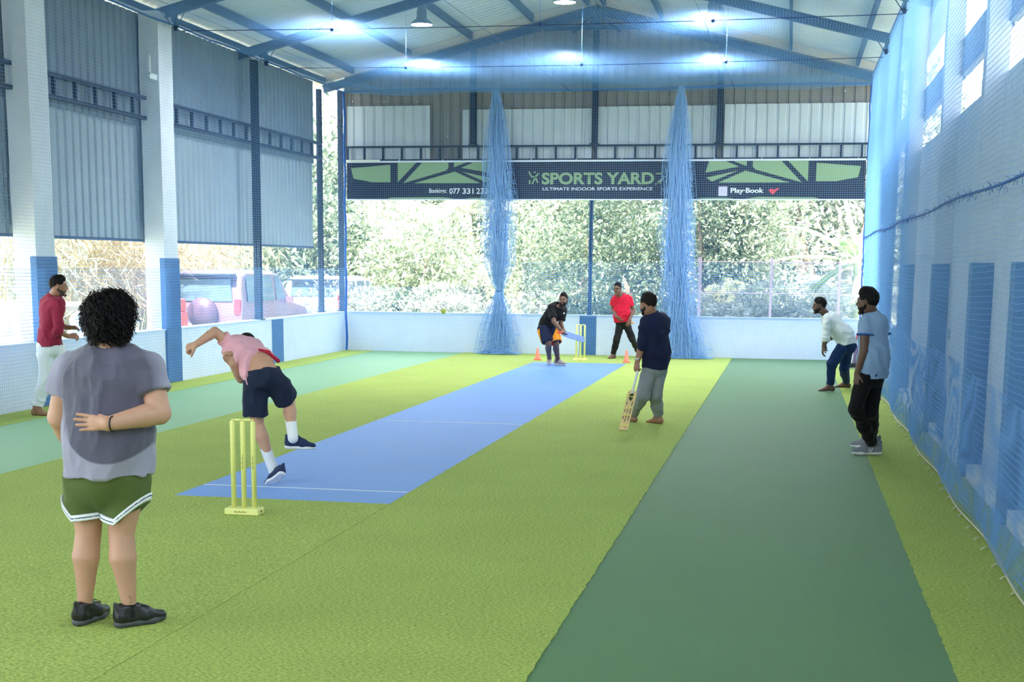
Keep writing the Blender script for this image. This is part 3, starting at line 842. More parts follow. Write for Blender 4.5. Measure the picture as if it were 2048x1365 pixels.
def vnormals(V, F):
    e1 = V[F[:, 1]]-V[F[:, 0]]; e2 = V[F[:, 2]]-V[F[:, 0]]; e3 = V[F[:, 3]]-V[F[:, 0]]
    fn = np.cross(e1, e2)+np.cross(e2, e3)
    N = np.zeros_like(V)
    for i in range(4):
        for a in range(3): N[:, a] += np.bincount(F[:, i], fn[:, a], len(V))
    return N/(np.linalg.norm(N, axis=1, keepdims=True)+1e-9)
def put(name, vol, h, m, parent, folds=None, seed=0):
    """folds: list of (scale3, amplitude, ridged)"""
    V, F = vol.mesh(h)
    if folds:
        N = vnormals(V, F); d = np.zeros(len(V), np.float32)
        for (sc3, amp, ridge) in folds:
            P = V*np.array(sc3, np.float32)+seed*3.7
            P = P+1.2*vnoise(V*4+seed, 1.0)[:, None]
            q = vnoise(P, 1.0)
            if ridge: q = .55-np.abs(q*2-1)*1.6
            else: q = q-.5
            d += amp*q.astype(np.float32)
        V = V+N*d[:, None]
    return link_mesh(name, np_mesh(name, V, F), m, parent, True)

def perp_frame(D, hint):
    D = nrm(D); N = np.asarray(hint, float); N = nrm(N-D*(N@D)); return D, N, np.cross(D, N)
def add_hand(v, W, D, N, curl=.25, thumb=1, s=1.0, spread=.12, fist=None, thumb_in=.3, ts=.75):
    """W wrist, D towards fingertips, N palm side, thumb=+1/-1 side along D x N"""
    D, N, S = perp_frame(D, N); S = S*thumb
    W = np.array(W, float)
    v.cone(W-D*.01, W+D*.035*s, .0235*s, .026*s, sq=(N, .72), k=.02)
    off = (.030, .0105, -.010, -.029); ln = (.072, .080, .074, .058); rad = (.0098, .0102, .0098, .0088)
    v.cone(W+D*.03*s+S*.004, W+D*.072*s+S*.002, .031*s, .033*s, sq=(N, .42), k=.012)
    for i in range(4):
        kn = W+(D*(.086-.004*abs(i-1.2))+S*off[i])*s
        v.cone(W+D*.035*s+S*off[i]*.6*s, kn, .0135*s, .0108*s, k=.010)
        c = (fist[i] if fist else curl)
        ang = 0.0; p = kn; d0 = nrm(D+S*spread*(off[i]/.03))
        for q, (fr_, fa) in enumerate(((.44, 60), (.32, 85), (.24, 55))):
            ang += math.radians(fa)*c
            dd = d0*math.cos(ang)+N*math.sin(ang)
            e = p+dd*ln[i]*fr_*s
            v.cone(p, e, rad[i]*s*(1-.07*q), rad[i]*s*(1-.07*(q+1)), k=.004)
            p = e
    b = W+(D*.022+S*.022)*s
    d1 = nrm(S*ts+D*.6+N*thumb_in); m1 = b+d1*.038*s
    v.cone(b, m1, .0155*s, .0120*s, k=.014)
    d2 = nrm(S*.35*ts/.75+D*.85+N*thumb_in*1.3); m2 = m1+d2*.030*s
    v.cone(m1, m2, .0112*s, .0100*s, k=.004)
    v.cone(m2, m2+nrm(d2+N*.2)*.022*s, .0100*s, .0085*s, k=.004)
def add_foot(v, A, toe, s=1.0, lift=0.0):
    """bare foot: ankle A (z above ground), toe = horizontal direction"""
    t = nrm([toe[0], toe[1], 0]); S = np.array([-t[1], t[0], 0]); A = np.array(A, float)
    g = lambda f, l, z: np.array([A[0], A[1], 0])+t*f*s+S*l*s+np.array([0, 0, z*s])
    heel = g(-.045, 0, .030+lift*.8)
    v.cone(A, g(-.035, 0, .045+lift*.8), .036*s, .032*s, k=.03)
    v.cone(heel, g(.05, -.0, .040+lift*.4), .030*s, .030*s, k=.03)
    v.cone(A+t*.01, g(.07, 0, .045+lift*.3), .034*s, .028*s, k=.03)
    v.cone(g(.05, 0, .034+lift*.3), g(.125, .014, .022), .030*s, .021*s, k=.02)
    v.cone(g(.05, 0, .030+lift*.3), g(.115, -.022, .020), .028*s, .019*s, k=.02)
    for i, (l, f, r) in enumerate(((.028, .172, .0125), (.010, .172, .009), (-.006, .166, .0085), (-.020, .158, .008), (-.033, .148, .0078))):
        v.cone(g(.13, l*.9, .016), g(f, l, .011), r*1.1*s, r*s, k=.006)
    v.cut((0, 0, .001), (0, 0, -1))

def head_frame(hf, hu):
    f = nrm(hf); u = np.asarray(hu, float); u = nrm(u-f*(u@f)); r = np.cross(f, u); return f, u, r
def add_head(v, c, hf, hu, neck, s=1.0, nr=.056, jaw=1.0):
    f, u, r = head_frame(hf, hu); c = np.array(c, float)
    P = lambda a, b, w_=0.0: c+(f*a+u*b+r*w_)*s
    v.ell(P(-.012, .028), (r, f, u), (.075*s, .096*s, .086*s), k=.02)
    v.ell(P(.022, -.03), (r, f, u), (.060*s*jaw, .072*s, .080*s), k=.03)
    v.cone(P(.02, -.072, .034), P(.062, -.094, .012), .020*s*jaw, .017*s, k=.02)
    v.cone(P(.02, -.072, -.034), P(.062, -.094, -.012), .020*s*jaw, .017*s, k=.02)
    v.cone(P(.070, -.098, -.008), P(.070, -.098, .008), .016*s, k=.02)
    v.cone(P(.055, -.028, .036), P(.066, -.036, .030), .020*s, k=.02)
    v.cone(P(.055, -.028, -.036), P(.066, -.036, -.030), .020*s, k=.02)
    v.cone(P(.076, .030, .034), P(.083, .034, .010), .010*s, k=.014)
    v.cone(P(.076, .030, -.034), P(.083, .034, -.010), .010*s, k=.014)
    v.ell(P(.094, .010, .031), (r, f, u), (.017*s, .014*s, .011*s), k=.008, op='-')
    v.ell(P(.094, .010, -.031), (r, f, u), (.017*s, .014*s, .011*s), k=.008, op='-')
    v.ell(P(.080, .009, .031), (r, f, u), (.0125*s, .0125*s, .0125*s), k=.003)
    v.ell(P(.080, .009, -.031), (r, f, u), (.0125*s, .0125*s, .0125*s), k=.003)
    v.cone(P(.086, .022), P(.108, -.020), .0075*s, .0105*s, k=.010)
    v.cone(P(.095, -.026, .011), P(.095, -.026, -.011), .0085*s, k=.006)
    v.cone(P(.084, -.054, -.018), P(.090, -.052, 0), .0065*s, .0075*s, k=.008)
    v.cone(P(.084, -.054, .018), P(.090, -.052, 0), .0065*s, .0075*s, k=.008)
    v.cone(P(.083, -.064, -.013), P(.083, -.064, .013), .0075*s, k=.008)
    for q in (-1, 1):
        v.ell(P(-.008, .002, .078*q), (nrm(r*q-f*.35), f, u), (.007*s, .018*s, .031*s), k=.006)
        v.ell(P(-.004, .004, .084*q), (nrm(r*q-f*.35), f, u), (.006*s, .010*s, .018*s), k=.004, op='-')
    v.cone(P(-.022, -.055), neck, nr*s, nr*1.08*s, k=.03)
def face_bits(e, body, c, hf, hu, s, lips=None, brows=True, glasses=None):
    f, u, r = head_frame(hf, hu); c = np.array(c, float)
    P = lambda a, b, w_=0.0: c+(f*a+u*b+r*w_)*s
    for q in (-1, 1):
        mb = MB(); ball(mb, P(.0806, .009, .031*q), .0106*s, 8); mb.build('eye', mat('eye_white', srgb(96, 84, 76), .4), e, True)
        mb = MB(); ball(mb, P(.0862, .009, .031*q), .0066*s, 6); mb.build('iris', mat('iris', srgb(34, 22, 16), .2), e, True)
        if brows:
            MB().tube([P(.083, .029, .016*q), P(.086, .034, .030*q), P(.076, .030, .047*q)], [.004*s, .0045*s, .0025*s], 6).build('eyebrow', M_hair, e, True)
    v = Vol(.004)
    v.cone(P(.089, -.0525, -.018), P(.0955, -.050, 0), .0042*s, .0058*s).cone(P(.089, -.0525, .018), P(.0955, -.050, 0), .0042*s, .0058*s).cone(P(.088, -.060, -.012), P(.088, -.060, .012), .0062*s)
    put('lips', v, .002, lips or mat('lips', srgb(132, 78, 70), .5), e)
M_hair = mat('black_hair', srgb(20, 18, 20), .6, noise=(60, .3), bump=(160, .8, .004), spec=.15)
def short_hair(e, c, hf, hu, s, top=.010, hl=.055, m=None, seed=1, quiff=0.0, sides=True, h=.004, nape=0.0):
    f, u, r = head_frame(hf, hu); c = np.array(c, float)
    P = lambda a, b, w_=0.0: c+(f*a+u*b+r*w_)*s
    v = Vol(.012)
    n1 = nrm(f*.80-u*.55)
    rad = (.0785*s, (.0975+top*.35)*s, (.084+top)*s); hl = hl+.020
    v.ell(P(-.014, .034), (r, f, u), rad, cuts=[(P(.074, hl), n1), (P(.0, .012), nrm(f*.25-u*.97))], k=0)
    v.ell(P(-.014, .034), (r, f, u), (.0765*s, (.0965+top*.2)*s, .103*s), cuts=[(P(-.026, 0), nrm(f*.94-u*.3)), (P(0, -.050-nape), -u)], k=.004)
    if quiff: v.cone(P(.055, .095, -.04), P(.055, .095, .04), (.020+quiff)*s, k=.02)
    v.cone(P(-.02, .09), P(.03, .10), (.03+top)*s, k=.03)
    return put('hair', v, h, m or M_hair, e, [((55, 55, 55), .008, False), ((26, 26, 26), .006, False)], seed)
def beard(e, c, hf, hu, s, full=True, seed=2, h=.003, m=None):
    f, u, r = head_frame(hf, hu); c = np.array(c, float)
    P = lambda a, b, w_=0.0: c+(f*a+u*b+r*w_)*s
    v = Vol(.010)
    v.cone(P(.0, -.045, .060), P(.045, -.088, .036), .013*s, .017*s); v.cone(P(.0, -.045, -.060), P(.045, -.088, -.036), .013*s, .017*s)
    v.cone(P(.045, -.090, .034), P(.076, -.100, 0), .018*s, .018*s); v.cone(P(.045, -.090, -.034), P(.076, -.100, 0), .018*s, .018*s)
    v.ell(P(.022, -.03), (r, f, u), (.0632*s, .0745*s, .0835*s), cuts=[(P(0, -.040), nrm(u*.9+f*.1))])
    v.cone(P(-.004, -.008, .068), P(.0, -.045, .062), .006*s, .010*s); v.cone(P(-.004, -.008, -.068), P(.0, -.045, -.062), .006*s, .010*s)
    if full:
        v.cone(P(.086, -.041, .004), P(.078, -.052, .028), .006*s); v.cone(P(.086, -.041, -.004), P(.078, -.052, -.028), .006*s)
        v.cone(P(.076, -.055, .029), P(.066, -.085, .026), .008*s); v.cone(P(.076, -.055, -.029), P(.066, -.085, -.026), .008*s)
    v.ell(P(.104, -.056), (r, f, u), (.024*s, .022*s, .012*s), k=.004, op='-')
    return put('beard', v, h, m or M_hair, e, [((90, 90, 90), .003, False)], seed)

def shoe(e, name, A, toe, m_up, m_sole, s=1.0, up=None, laces=None, stripes=None, label=None, sole_h=.028, h=.004, heel0=None):
    """shoe around ankle A. toe = direction heel->toe (may tilt), up = shoe's own up. sole bottom passes through heel0"""
    t = nrm(toe); u = np.array(up if up is not None else (0, 0, 1), float); u = nrm(u-t*(u@t)); S = np.cross(u, t)
    A = np.array(A, float)
    o = A-u*(.100*s)-t*.0 if heel0 is None else np.array(heel0, float)
    g = lambda f, l, z: o+t*f*s+S*l*s+u*z*s
    v = Vol(.02)
    v.cone(g(-.045, 0, .060), g(-.035, 0, .088), .036*s, .034*s)
    v.cone(g(-.04, 0, .045), g(.08, .002, .050), .038*s, .040*s)
    v.cone(g(.07, .002, .060), g(.0, 0, .094), .034*s, .037*s); v.cone(g(-.066, 0, .085), g(-.072, 0, .118), .014*s, .010*s)
    v.cone(g(.08, .004, .042), g(.160, .006, .034), .044*s, .030*s, sq=(u, .85))
    v.cut(g(0, 0, .018), -u)
    v.cone(g(-.012, 0, .115), g(-.008, 0, .150), .028*s, .034*s, op='-', k=.008)
    up_ = put('upper', v, h, m_up, e, [((30, 30, 30), .002, False)])
    w_ = Vol(.012)
    sz = sole_h*.5; w_.cone(g(-.046, 0, sz), g(.03, -.002, sz), .037*s, .034*s, sq=(u, .62))
    w_.cone(g(.03, -.002, sz), g(.10, .003, sz), .034*s, .043*s, sq=(u, .55))
    w_.cone(g(.10, .003, sz), g(.160, .006, sz+.004), .043*s, .030*s, sq=(u, .62))
    w_.cut(g(0, 0, 0), -u); w_.cut(g(0, 0, sole_h), u)
    put('sole', w_, h, m_sole, e)
    if laces is not None:
        mb = MB()
        for i in range(4):
            f = .045+i*.022
            mb.tube([g(f, -.028, .068-i*.004), g(f+.008, 0, .092-i*.009), g(f, .028, .068-i*.004)], .003*s, 6)
        mb.tube([g(.04, 0, .095), g(.02, .035, .125), g(.05, .05, .105), g(.04, .01, .095)], .0025*s, 6)
        mb.tube([g(.04, 0, .095), g(.03, -.035, .12), g(.06, -.05, .10), g(.04, -.01, .095)], .0025*s, 6)
        mb.build('laces', laces, e, True)
    if stripes is not None:
        for q in (-1, 1):
            for i in range(3):
                f = .020+i*.024
                MB().tube([g(f+.012, q*.040, .030), g(f, q*.041, .048), g(f-.006, q*.037, .066)], .0045*s, 5).build('stripe', stripes, e)
    return up_

def limb(v, a, b, ra, rb, k=None, cuts=()): v.cone(a, b, ra, rb, k=k, cuts=cuts)
def lerp(a, b, t): return np.asarray(a, float)*(1-t)+np.asarray(b, float)*t
def add_arm(v, S, E, W, r=(.052, .042, .040, .026)):
    v.cone(S, E, r[0], r[1], k=.02); m = lerp(E, W, .28); v.cone(E, m, r[1]*.97, r[2], k=.012); v.cone(m, W, r[2], r[3], k=.006)
def add_leg(v, H, K, A, r=(.085, .058, .056, .036), back=(0, 0, 0)):
    v.cone(H, K, r[0], r[1], k=.03)
    b = np.asarray(back, float); m = lerp(K, A, .34)+b*.014
    v.cone(K, m, r[1]*.97, r[2], k=.008); v.cone(m, lerp(K, A, .66)+b*.005, r[2], lerp(r[2], r[3], .58), k=.008); v.cone(lerp(K, A, .66)+b*.005, A, lerp(r[2], r[3], .58), r[3], k=.006)
def torso(v, J, pad=0.0, k=.05, low=None):
    fr = J['front']; w_ = J['tw']; dr = J.get('dr', .62)
    sL, sR = J['sL'], J['sR']; ch = J['chest']; wa = J['waist']; pe = J['pelvis']
    mid = (sL+sR)/2
    v.cone(lerp(mid, sL, .72), lerp(mid, sR, .72), J.get('shr', .062)+pad, sq=(fr, .95), k=k)
    v.cone(lerp(mid, sL, .45)+(ch-mid)*.35, lerp(mid, sR, .45)+(ch-mid)*.35, J.get('shr', .062)*1.25+pad, sq=(fr, .9), k=k)
    v.cone(ch, wa, w_[0]+pad, w_[1]+pad, sq=(fr, dr), k=k)
    v.cone(wa, pe, w_[1]+pad, w_[2]+pad, sq=(fr, dr*1.08), k=k)
    nk = J['neck']; v.cone(mid, nk, .075+pad*.6, .055+pad, k=k)
# ============================================================ people
def skin(name, c, dark=.82):
    m = mat(name, c, .52, noise=(9, .07), bump=(90, .12, .002), sub=.06)
    return m
S_lt = skin('skin_warm', srgb(196, 150, 126)); S_md = skin('skin_brown', srgb(158, 112, 88)); S_dk = skin('skin_deep', srgb(112, 80, 66)); S_dk2 = skin('skin_dark', srgb(104, 76, 62))
def fabric(name, c, amt=.06, sc=7, rough=.85, b=(300, .25, .002)):
    m = mat(name, c, rough, noise=(sc, amt), bump=b); m.node_tree.nodes['Principled BSDF'].inputs['Sheen Weight'].default_value = .04; m.node_tree.nodes['Principled BSDF'].inputs['Specular IOR Level'].default_value = .25
    return m
UP = V3(0, 0, 1)
def pix(Y0): return lambda x, y, dy=0.0: at(x, y, Y0+dy)
FOLD = [((5, 5, 3), .016, True), ((10, 10, 12), .011, True), ((24, 24, 24), .004, False)]
FOLD_LEG = [((8, 8, 3), .014, True), ((14, 14, 8), .008, True)]

def body_mesh(e, J, m, h, arms=True, hands=None, feet=None, legs=True):
    v = Vol(.03)
    add_head(v, J['head'], J['hf'], J.get('hu', UP), J['neck'], J.get('hs', 1), J.get('nr', .056), J.get('jaw', 1))
    torso(v, J, -.022)
    ra = J.get('ra', (.050, .040, .039, .026)); rl = J.get('rl', (.085, .056, .055, .037)); rl = (rl[0]*J.get('slim', 1), rl[1]*J.get('slim', 1), rl[2]*J.get('slim', 1), rl[3]); bk = -np.asarray(J['front'], float)
    for s in 'LR':
        add_arm(v, J['s'+s], J['e'+s], J['w'+s], ra)
        add_leg(v, J['h'+s], J['k'+s], J['a'+s], rl, bk)
    for hd in (hands or []): add_hand(v, **hd)
    for ft in (feet or []): add_foot(v, **ft)
    return put('body', v, h, m, e)
def shirt(e, J, m, h, pad=.016, sleeve=.62, hem=None, hemn=None, folds=FOLD, slr=1.22, name='shirt', seed=0, long=None, collar=None, flare=0.0, k=.05, neckcut=.0):
    v = Vol(.045); J = dict(J); J['neck'] = lerp(lerp(J['sL'], J['sR'], .5), J['neck'], J.get('nl', .5))
    torso(v, J, pad, k)
    ra = J.get('ra', (.050, .040, .039, .026))
    for i, s in enumerate('LR'):
        sl = (sleeve[i] if isinstance(sleeve, (list, tuple)) else sleeve)
        S, E, W = J['s'+s], J['e'+s], J['w'+s]
        if long is None or sl <= 1:
            end = lerp(S, E, sl); n = nrm(E-S)
            v.cone(lerp(S, E, -.05), lerp(S, E, sl+.12), ra[0]*slr, ra[0]*slr*1.06, cuts=[(end, n)], k=.018)
        else:
            v.cone(S, E, ra[0]*slr, ra[1]*slr*1.12, k=.018)
            q = sl-1; end = lerp(E, W, q); n = nrm(W-E)
            v.cone(E, lerp(E, W, q+.15), ra[1]*slr*1.10, ra[2]*slr*1.05, cuts=[(end, n)], k=.03)
    P, N = (hem if hem is not None else J['pelvis']), (hemn if hemn is not None else -UP)
    v.cut(P, N)
    nk = J['neck']; hd = J['head']; nn = nrm(hd-nk)
    v.cone(nk+nn*(.135+neckcut), nk+nn*.32, .10, .12, op='-', k=.012)
    v.cone(nk-nn*.03, nk+nn*.08, J.get('nr', .056)-.004, .064, op='-', k=.006)
    o = put(name, v, h, m, e, folds, seed)
    if collar is not None:
        c = Vol(.008); f = nrm(np.asarray(J['front'], float))
        r_ = np.cross(f, nn)
        cr = J.get('nr', .056)+.012
        for (dz, kr, rr_) in ((.012, 1.42, .010), (.026, 1.28, .010), (.042, 1.16, .009), (.054, 1.10, .007)):
            ring = [nk+nn*dz+(f*math.cos(a)+r_*math.sin(a))*cr*kr for a in np.linspace(0, 2*PI, 15)]
            for p, q in zip(ring[:-1], ring[1:]): c.cone(p, q, rr_)
        put('collar', c, .004, collar, e)
    return o
def legwear(e, J, m, h, name, ends=1.0, pad=.014, top=None, topn=UP, folds=FOLD_LEG, r=None, vhem=None, seed=3, pelr=None, kseat=.05, taper=None):
    """ends: 0-1 thigh fraction, 1-2 along the shin"""
    v = Vol(.04); fr = J['front']; dr = J.get('dr', .62)*1.1
    rl = J.get('rl', (.085, .056, .055, .037)); tw = J['tw']
    hm = lerp(J['hL'], J['hR'], .5)
    v.cone(lerp(J['waist'], J['pelvis'], .5), J['pelvis'], (pelr or tw[2])+pad*.2, (pelr or tw[2])+pad*.4, sq=(fr, dr), k=kseat)
    R = r or (rl[0]+pad, rl[1]+pad+.006, rl[2]+pad+.004, rl[3]+pad+.014)
    for i, s in enumerate('LR'):
        H, K_, A = J['h'+s], J['k'+s], J['a'+s]; en = ends[i] if isinstance(ends, (list, tuple)) else ends
        if vhem is not None and vhem[i] is not None:
            v.cone(H, lerp(K_, A, .2), R[0], R[1], cuts=vhem[i], k=.02)
        elif en <= 1:
            v.cone(H, lerp(H, K_, en+.15), R[0], R[1], cuts=[(lerp(H, K_, en), nrm(K_-H))], k=.02)
        else:
            v.cone(H, K_, R[0], R[1], k=.018)
            q = en-1; v.cone(K_, lerp(K_, A, .5), R[1]*.98, R[2], k=.03)
            v.cone(lerp(K_, A, .45), lerp(K_, A, q+.1), R[2], R[3], cuts=[(lerp(K_, A, q), nrm(A-K_))], k=.03)
    tp = top if top is not None else lerp(J['waist'], J['pelvis'], .8)
    v.cut(tp, topn)
    return put(name, v, h, m, e, folds, seed)

# ---------------------------------------------------------------- 1. large man in the foreground, seen from behind
K = pix(6.8)
A = dict(head=K(227, 645), hf=(.42, .9, -.12), nl=.35, neck=K(222, 700), hs=1.08, nr=.068, chest=K(216, 775), waist=K(215, 880), pelvis=K(215, 950),
         front=(.06, .99, 0), tw=(.215, .215, .212), dr=.74, shr=.080, sL=K(141, 742), sR=K(296, 742), eL=K(119, 835, .02), wL=K(163, 925, .27),
         eR=K(318, 826, -.04), wR=K(216, 848, -.265), hL=K(172, 962), hR=K(255, 962), kL=K(177, 1062), kR=K(243, 1066), aL=fl(170, 1222)+V3(0, 0, .10), aR=fl(262, 1222)+V3(0, 0, .10),
         ra=(.072, .060, .058, .036), rl=(.100, .067, .0700, .036))
A['aL'] = K(170, 1212, -.02); A['aR'] = K(259, 1212, -.02)
bigman = empty('person', fl(215, 1245), 'heavyset person in a grey t-shirt and olive shorts seen from behind, hand on the back', 'person')
body_mesh(bigman, A, S_lt, .0045, hands=[dict(W=A['wR'], D=(-1, -.06, .03), N=(0.05, -1, 0.05), curl=.10, thumb=1, s=1.02, spread=.14, thumb_in=-.9, ts=.22),
                                         dict(W=A['wL'], D=(.4, .3, -.3), N=(0, -1, -.3), curl=.3, thumb=1, s=1.0)])
def sweat_tee():
    m = bpy.data.materials.new('grey_tee'); m.use_nodes = True; n = m.node_tree; b = n.nodes['Principled BSDF']
    b.inputs['Roughness'].default_value = .9; b.inputs['Sheen Weight'].default_value = .3
    t = n.nodes.new('ShaderNodeTexCoord'); L = n.links
    base, wet = srgb(150, 148, 170), srgb(84, 82, 102)
    def blob(c, r, soft):
        mp = n.nodes.new('ShaderNodeMapping'); mp.inputs['Location'].default_value = tuple(-c[i]/r[i] for i in range(3)); mp.inputs['Scale'].default_value = tuple(1/q for q in r)
        L.new(t.outputs['Object'], mp.inputs[0]); ln = n.nodes.new('ShaderNodeVectorMath'); ln.operation = 'LENGTH'; L.new(mp.outputs[0], ln.inputs[0])
        mr = n.nodes.new('ShaderNodeMapRange'); mr.inputs[1].default_value = 1-soft; mr.inputs[2].default_value = 1; mr.inputs[3].default_value = 1; mr.inputs[4].default_value = 0
        L.new(ln.outputs['Value'], mr.inputs[0]); return mr.outputs[0]
    # damp stain on the back of the shirt
    c1 = K(214, 785, -.1); c2 = K(213, 853, -.15)
    f1 = blob(c1, (.300, .6, .35), .18); f2 = blob(c2, (.222, .6, .195), .05)
    mx = n.nodes.new('ShaderNodeMath'); mx.operation = 'MAXIMUM'; L.new(f1, mx.inputs[0]); L.new(f2, mx.inputs[1])
    nz = n.nodes.new('ShaderNodeTexNoise'); nz.inputs['Scale'].default_value = 180; L.new(t.outputs['Object'], nz.inputs['Vector'])
    nz2 = n.nodes.new('ShaderNodeMath'); nz2.operation = 'MULTIPLY_ADD'; nz2.inputs[1].default_value = .35; nz2.inputs[2].default_value = -.17; L.new(nz.outputs['Fac'], nz2.inputs[0])
    ad = n.nodes.new('ShaderNodeMath'); ad.operation = 'ADD'; ad.use_clamp = True; L.new(mx.outputs[0], ad.inputs[0]); L.new(nz2.outputs[0], ad.inputs[1])
    mc = n.nodes.new('ShaderNodeMix'); mc.data_type = 'RGBA'; mc.inputs[6].default_value = (*base, 1); mc.inputs[7].default_value = (*wet, 1)
    L.new(ad.outputs[0], mc.inputs[0]); L.new(mc.outputs[2], b.inputs['Base Color'])
    bp = n.nodes.new('ShaderNodeBump'); bp.inputs['Strength'].default_value = .2; bp.inputs['Distance'].default_value = .002; L.new(nz.outputs['Fac'], bp.inputs['Height']); L.new(bp.outputs[0], b.inputs['Normal'])
    return m
A['dr'] = .74
shirt(bigman, A, sweat_tee(), .005, pad=.022, sleeve=.50, hem=K(215, 948), hemn=(0.03, 0, -1), slr=1.16, name='t_shirt', folds=[((4.5, 4.5, 1.4), .026, True), ((9, 9, 4), .016, True), ((18, 18, 10), .008, True)], seed=4, neckcut=.005)
c_ = Vol(.006); nn = nrm(A['head']-A['neck']); rr_ = np.cross(nrm(A['front']), nn)
nb_ = lerp(lerp(A['sL'], A['sR'], .5), A['neck'], .35); ring = [nb_+nn*.034+(nrm(A['front'])*math.cos(a)*.086+rr_*math.sin(a)*.094) for a in np.linspace(0, 2*PI, 17)]
for p, q in zip(ring[:-1], ring[1:]): c_.cone(p, q, .008)
put('neckband', c_, .004, fabric('grey_rib', srgb(104, 104, 122)), bigman)
# shorts with white trim and V notches at the back of each hem
M_olive = fabric('olive_shorts', srgb(82, 98, 50), .08)
def vplanes(px, py, up=0.0, sl=(.60, .30)):
    p = K(px, py)+UP*up
    return [(p, V3(-sl[0], 0, -1)), (p, V3(sl[1], 0, -1))]
vl = lambda up=0: vplanes(165, 1036, up, (.95, .12)); vr = lambda up=0: vplanes(249, 1043, up, (.18, .85))
RS = (.118, .113, .1, .1)
legwear(bigman, A, M_olive, .005, 'shorts', pad=.016, top=K(215, 938), vhem=[vl(), vr()], r=RS, pelr=.205, folds=[((5, 5, 5), .012, True), ((12, 12, 12), .005, True)])
for nm, dz0, dz1, mm, pad in (('white_trim', .0, .032, M_bwhite, .012), ('navy_trim', .013, .019, mat('navy_line', srgb(50, 56, 84), .8), .0135)):
    for s, vp_ in (('L', vl), ('R', vr)):
        v = Vol(.0); H, K_, A_ = A['h'+s], A['k'+s], A['a'+s]
        v.cone(H, lerp(K_, A_, .2), RS[0]+pad, RS[1]+pad, cuts=vp_(dz0-.001), k=0)
        v.cone(H, lerp(K_, A_, .2), RS[0]+.05, RS[1]+.05, cuts=vp_(dz1), k=0, op='-')
        v.cone(H, lerp(K_, A_, .4), RS[0]-.008, RS[1]-.008, k=0, op='-')
        put(nm, v, .0035, mm, bigman)
# curly hair
def curly(e, c, hf, hu, s, n, seed, rad, m):
    f, u, r = head_frame(hf, hu); c = np.array(c, float); rg = rngnoise(seed)
    v = Vol(.03)
    P = lambda a, b, w_=0.0: c+(f*a+u*b+r*w_)*s
    v.ell(P(-.02, .04), (r, f, u), (.104*s, .108*s, .101*s), cuts=[(P(.085, .05), nrm(f*.8-u*.5))])
    v.ell(P(-.055, -.03), (r, f, u), (.098*s, .066*s, .084*s))
    o = put('hair', v, .006, m, e, [((26, 26, 26), .014, False), ((60, 60, 60), .012, False)], seed)
    Vs, Fs, off = [], [], 0
    K_ = 26
    dirs = rg.normal(0, 1, (n*3, 3)); dirs /= np.linalg.norm(dirs, axis=1, keepdims=True)
    keep = (dirs@f < .45)&(dirs@u > -.88); dirs = dirs[keep][:n]
    t = np.linspace(0, 1, K_)
    L = []
    for d in dirs:
        rr = np.where(d@u < -.2, .100, .112)
        base = c+(-.02*f+.03*u)*s+(r*(d@r)*.118+f*(d@f)*.118+u*(d@u)*(.116 if d@u > 0 else .135))*s*(.86+.18*vnoise(np.array([d])*2.5+5, 1.0)[0]+.05*rg.random())
        a = nrm(np.cross(d, rg.normal(0, 1, 3))); b = np.cross(d, a)
        R0 = rg.uniform(.007, .016); tw = rg.uniform(2.0, 4.2)*PI*2*.5; ln = rg.uniform(.015, .058); ph = rg.uniform(0, 6.28)
        fall = -UP*rg.uniform(0, .03)
        p = base[None]+d[None]*(ln*t)[:, None]*.8+a[None]*(np.cos(t*tw+ph)*R0)[:, None]+b[None]*(np.sin(t*tw+ph)*R0)[:, None]+fall[None]*(t**2)[:, None]
        L.append(p)
    P_ = np.array(L, np.float32)
    V, F = cords(P_, rad, (0.3, .9, .3), (.9, -.3, .3))
    link_mesh('curls', np_mesh('curls', V, F), m, o, True)
M_hairc = mat('curly_black_hair', srgb(22, 21, 24), .5, noise=(50, .4), spec=.25)
curly(bigman, A['head'], A['hf'], UP, 1.0, 2800, 11, .0021, M_hairc)
beard(bigman, A['head'], A['hf'], UP, 1.10, True, h=.004)
tag(MB().tube([A['wR']+V3(.024, 0, 0)+V3(0, math.cos(a), math.sin(a))*.0375*V3(0, .88, 1) for a in np.linspace(0, 2*PI, 25)], .0042, 6).build('wristband', mat('black_rubber', srgb(20, 20, 24), .5), bigman, True))
M_silver = mat('silver', srgb(215, 215, 220), .2, .9)
D_, N_, S_ = perp_frame((-1, -.06, .03), (0.05, -1, 0.05))
rc_ = A['wR']+(D_*.106+S_*.0105)*1.05
MB().tube([rc_+(N_*math.cos(a)+S_*math.sin(a))*.0112+D_*0 for a in np.linspace(0, 2*PI, 17)], .0024, 6).build('ring', M_silver, bigman, True)
M_bshoe = mat('black_leather', srgb(34, 34, 38), .35, noise=(12, .2), bump=(60, .3, .002)); M_bsole = mat('grey_sole', srgb(74, 76, 82), .6)
for s, toe, px in (('L', (.16, 1, 0), (166, 1250)), ('R', (.66, .75, 0), (255, 1247))):
    h0 = fl(*px)+V3(0, 0, 0); tt = nrm(toe)
    A0 = A['a'+s]; h0 = V3(A0[0], A0[1], 0)
    shoe(bigman, 'shoe', A0, toe, M_bshoe, M_bsole, 1.08, sole_h=.036, laces=mat('black_lace', srgb(20, 20, 22), .7), heel0=h0)
    so = Vol(.01); so.cone(A0+UP*.01, A0-UP*.05, .0385, .042); put('sock', so.cut(A0+UP*.012+V3(0, 0, 0), UP), .004, fabric('black_sock', srgb(28, 28, 34)), bigman)
# small ink mark on the right ankle
MB().tube([K(257, 1192, -.058), K(262, 1198, -.062), K(263, 1204, -.063), K(259, 1209, -.06)], .0012, 5).build('tattoo', mat('ink', srgb(52, 54, 60), .6), bigman)

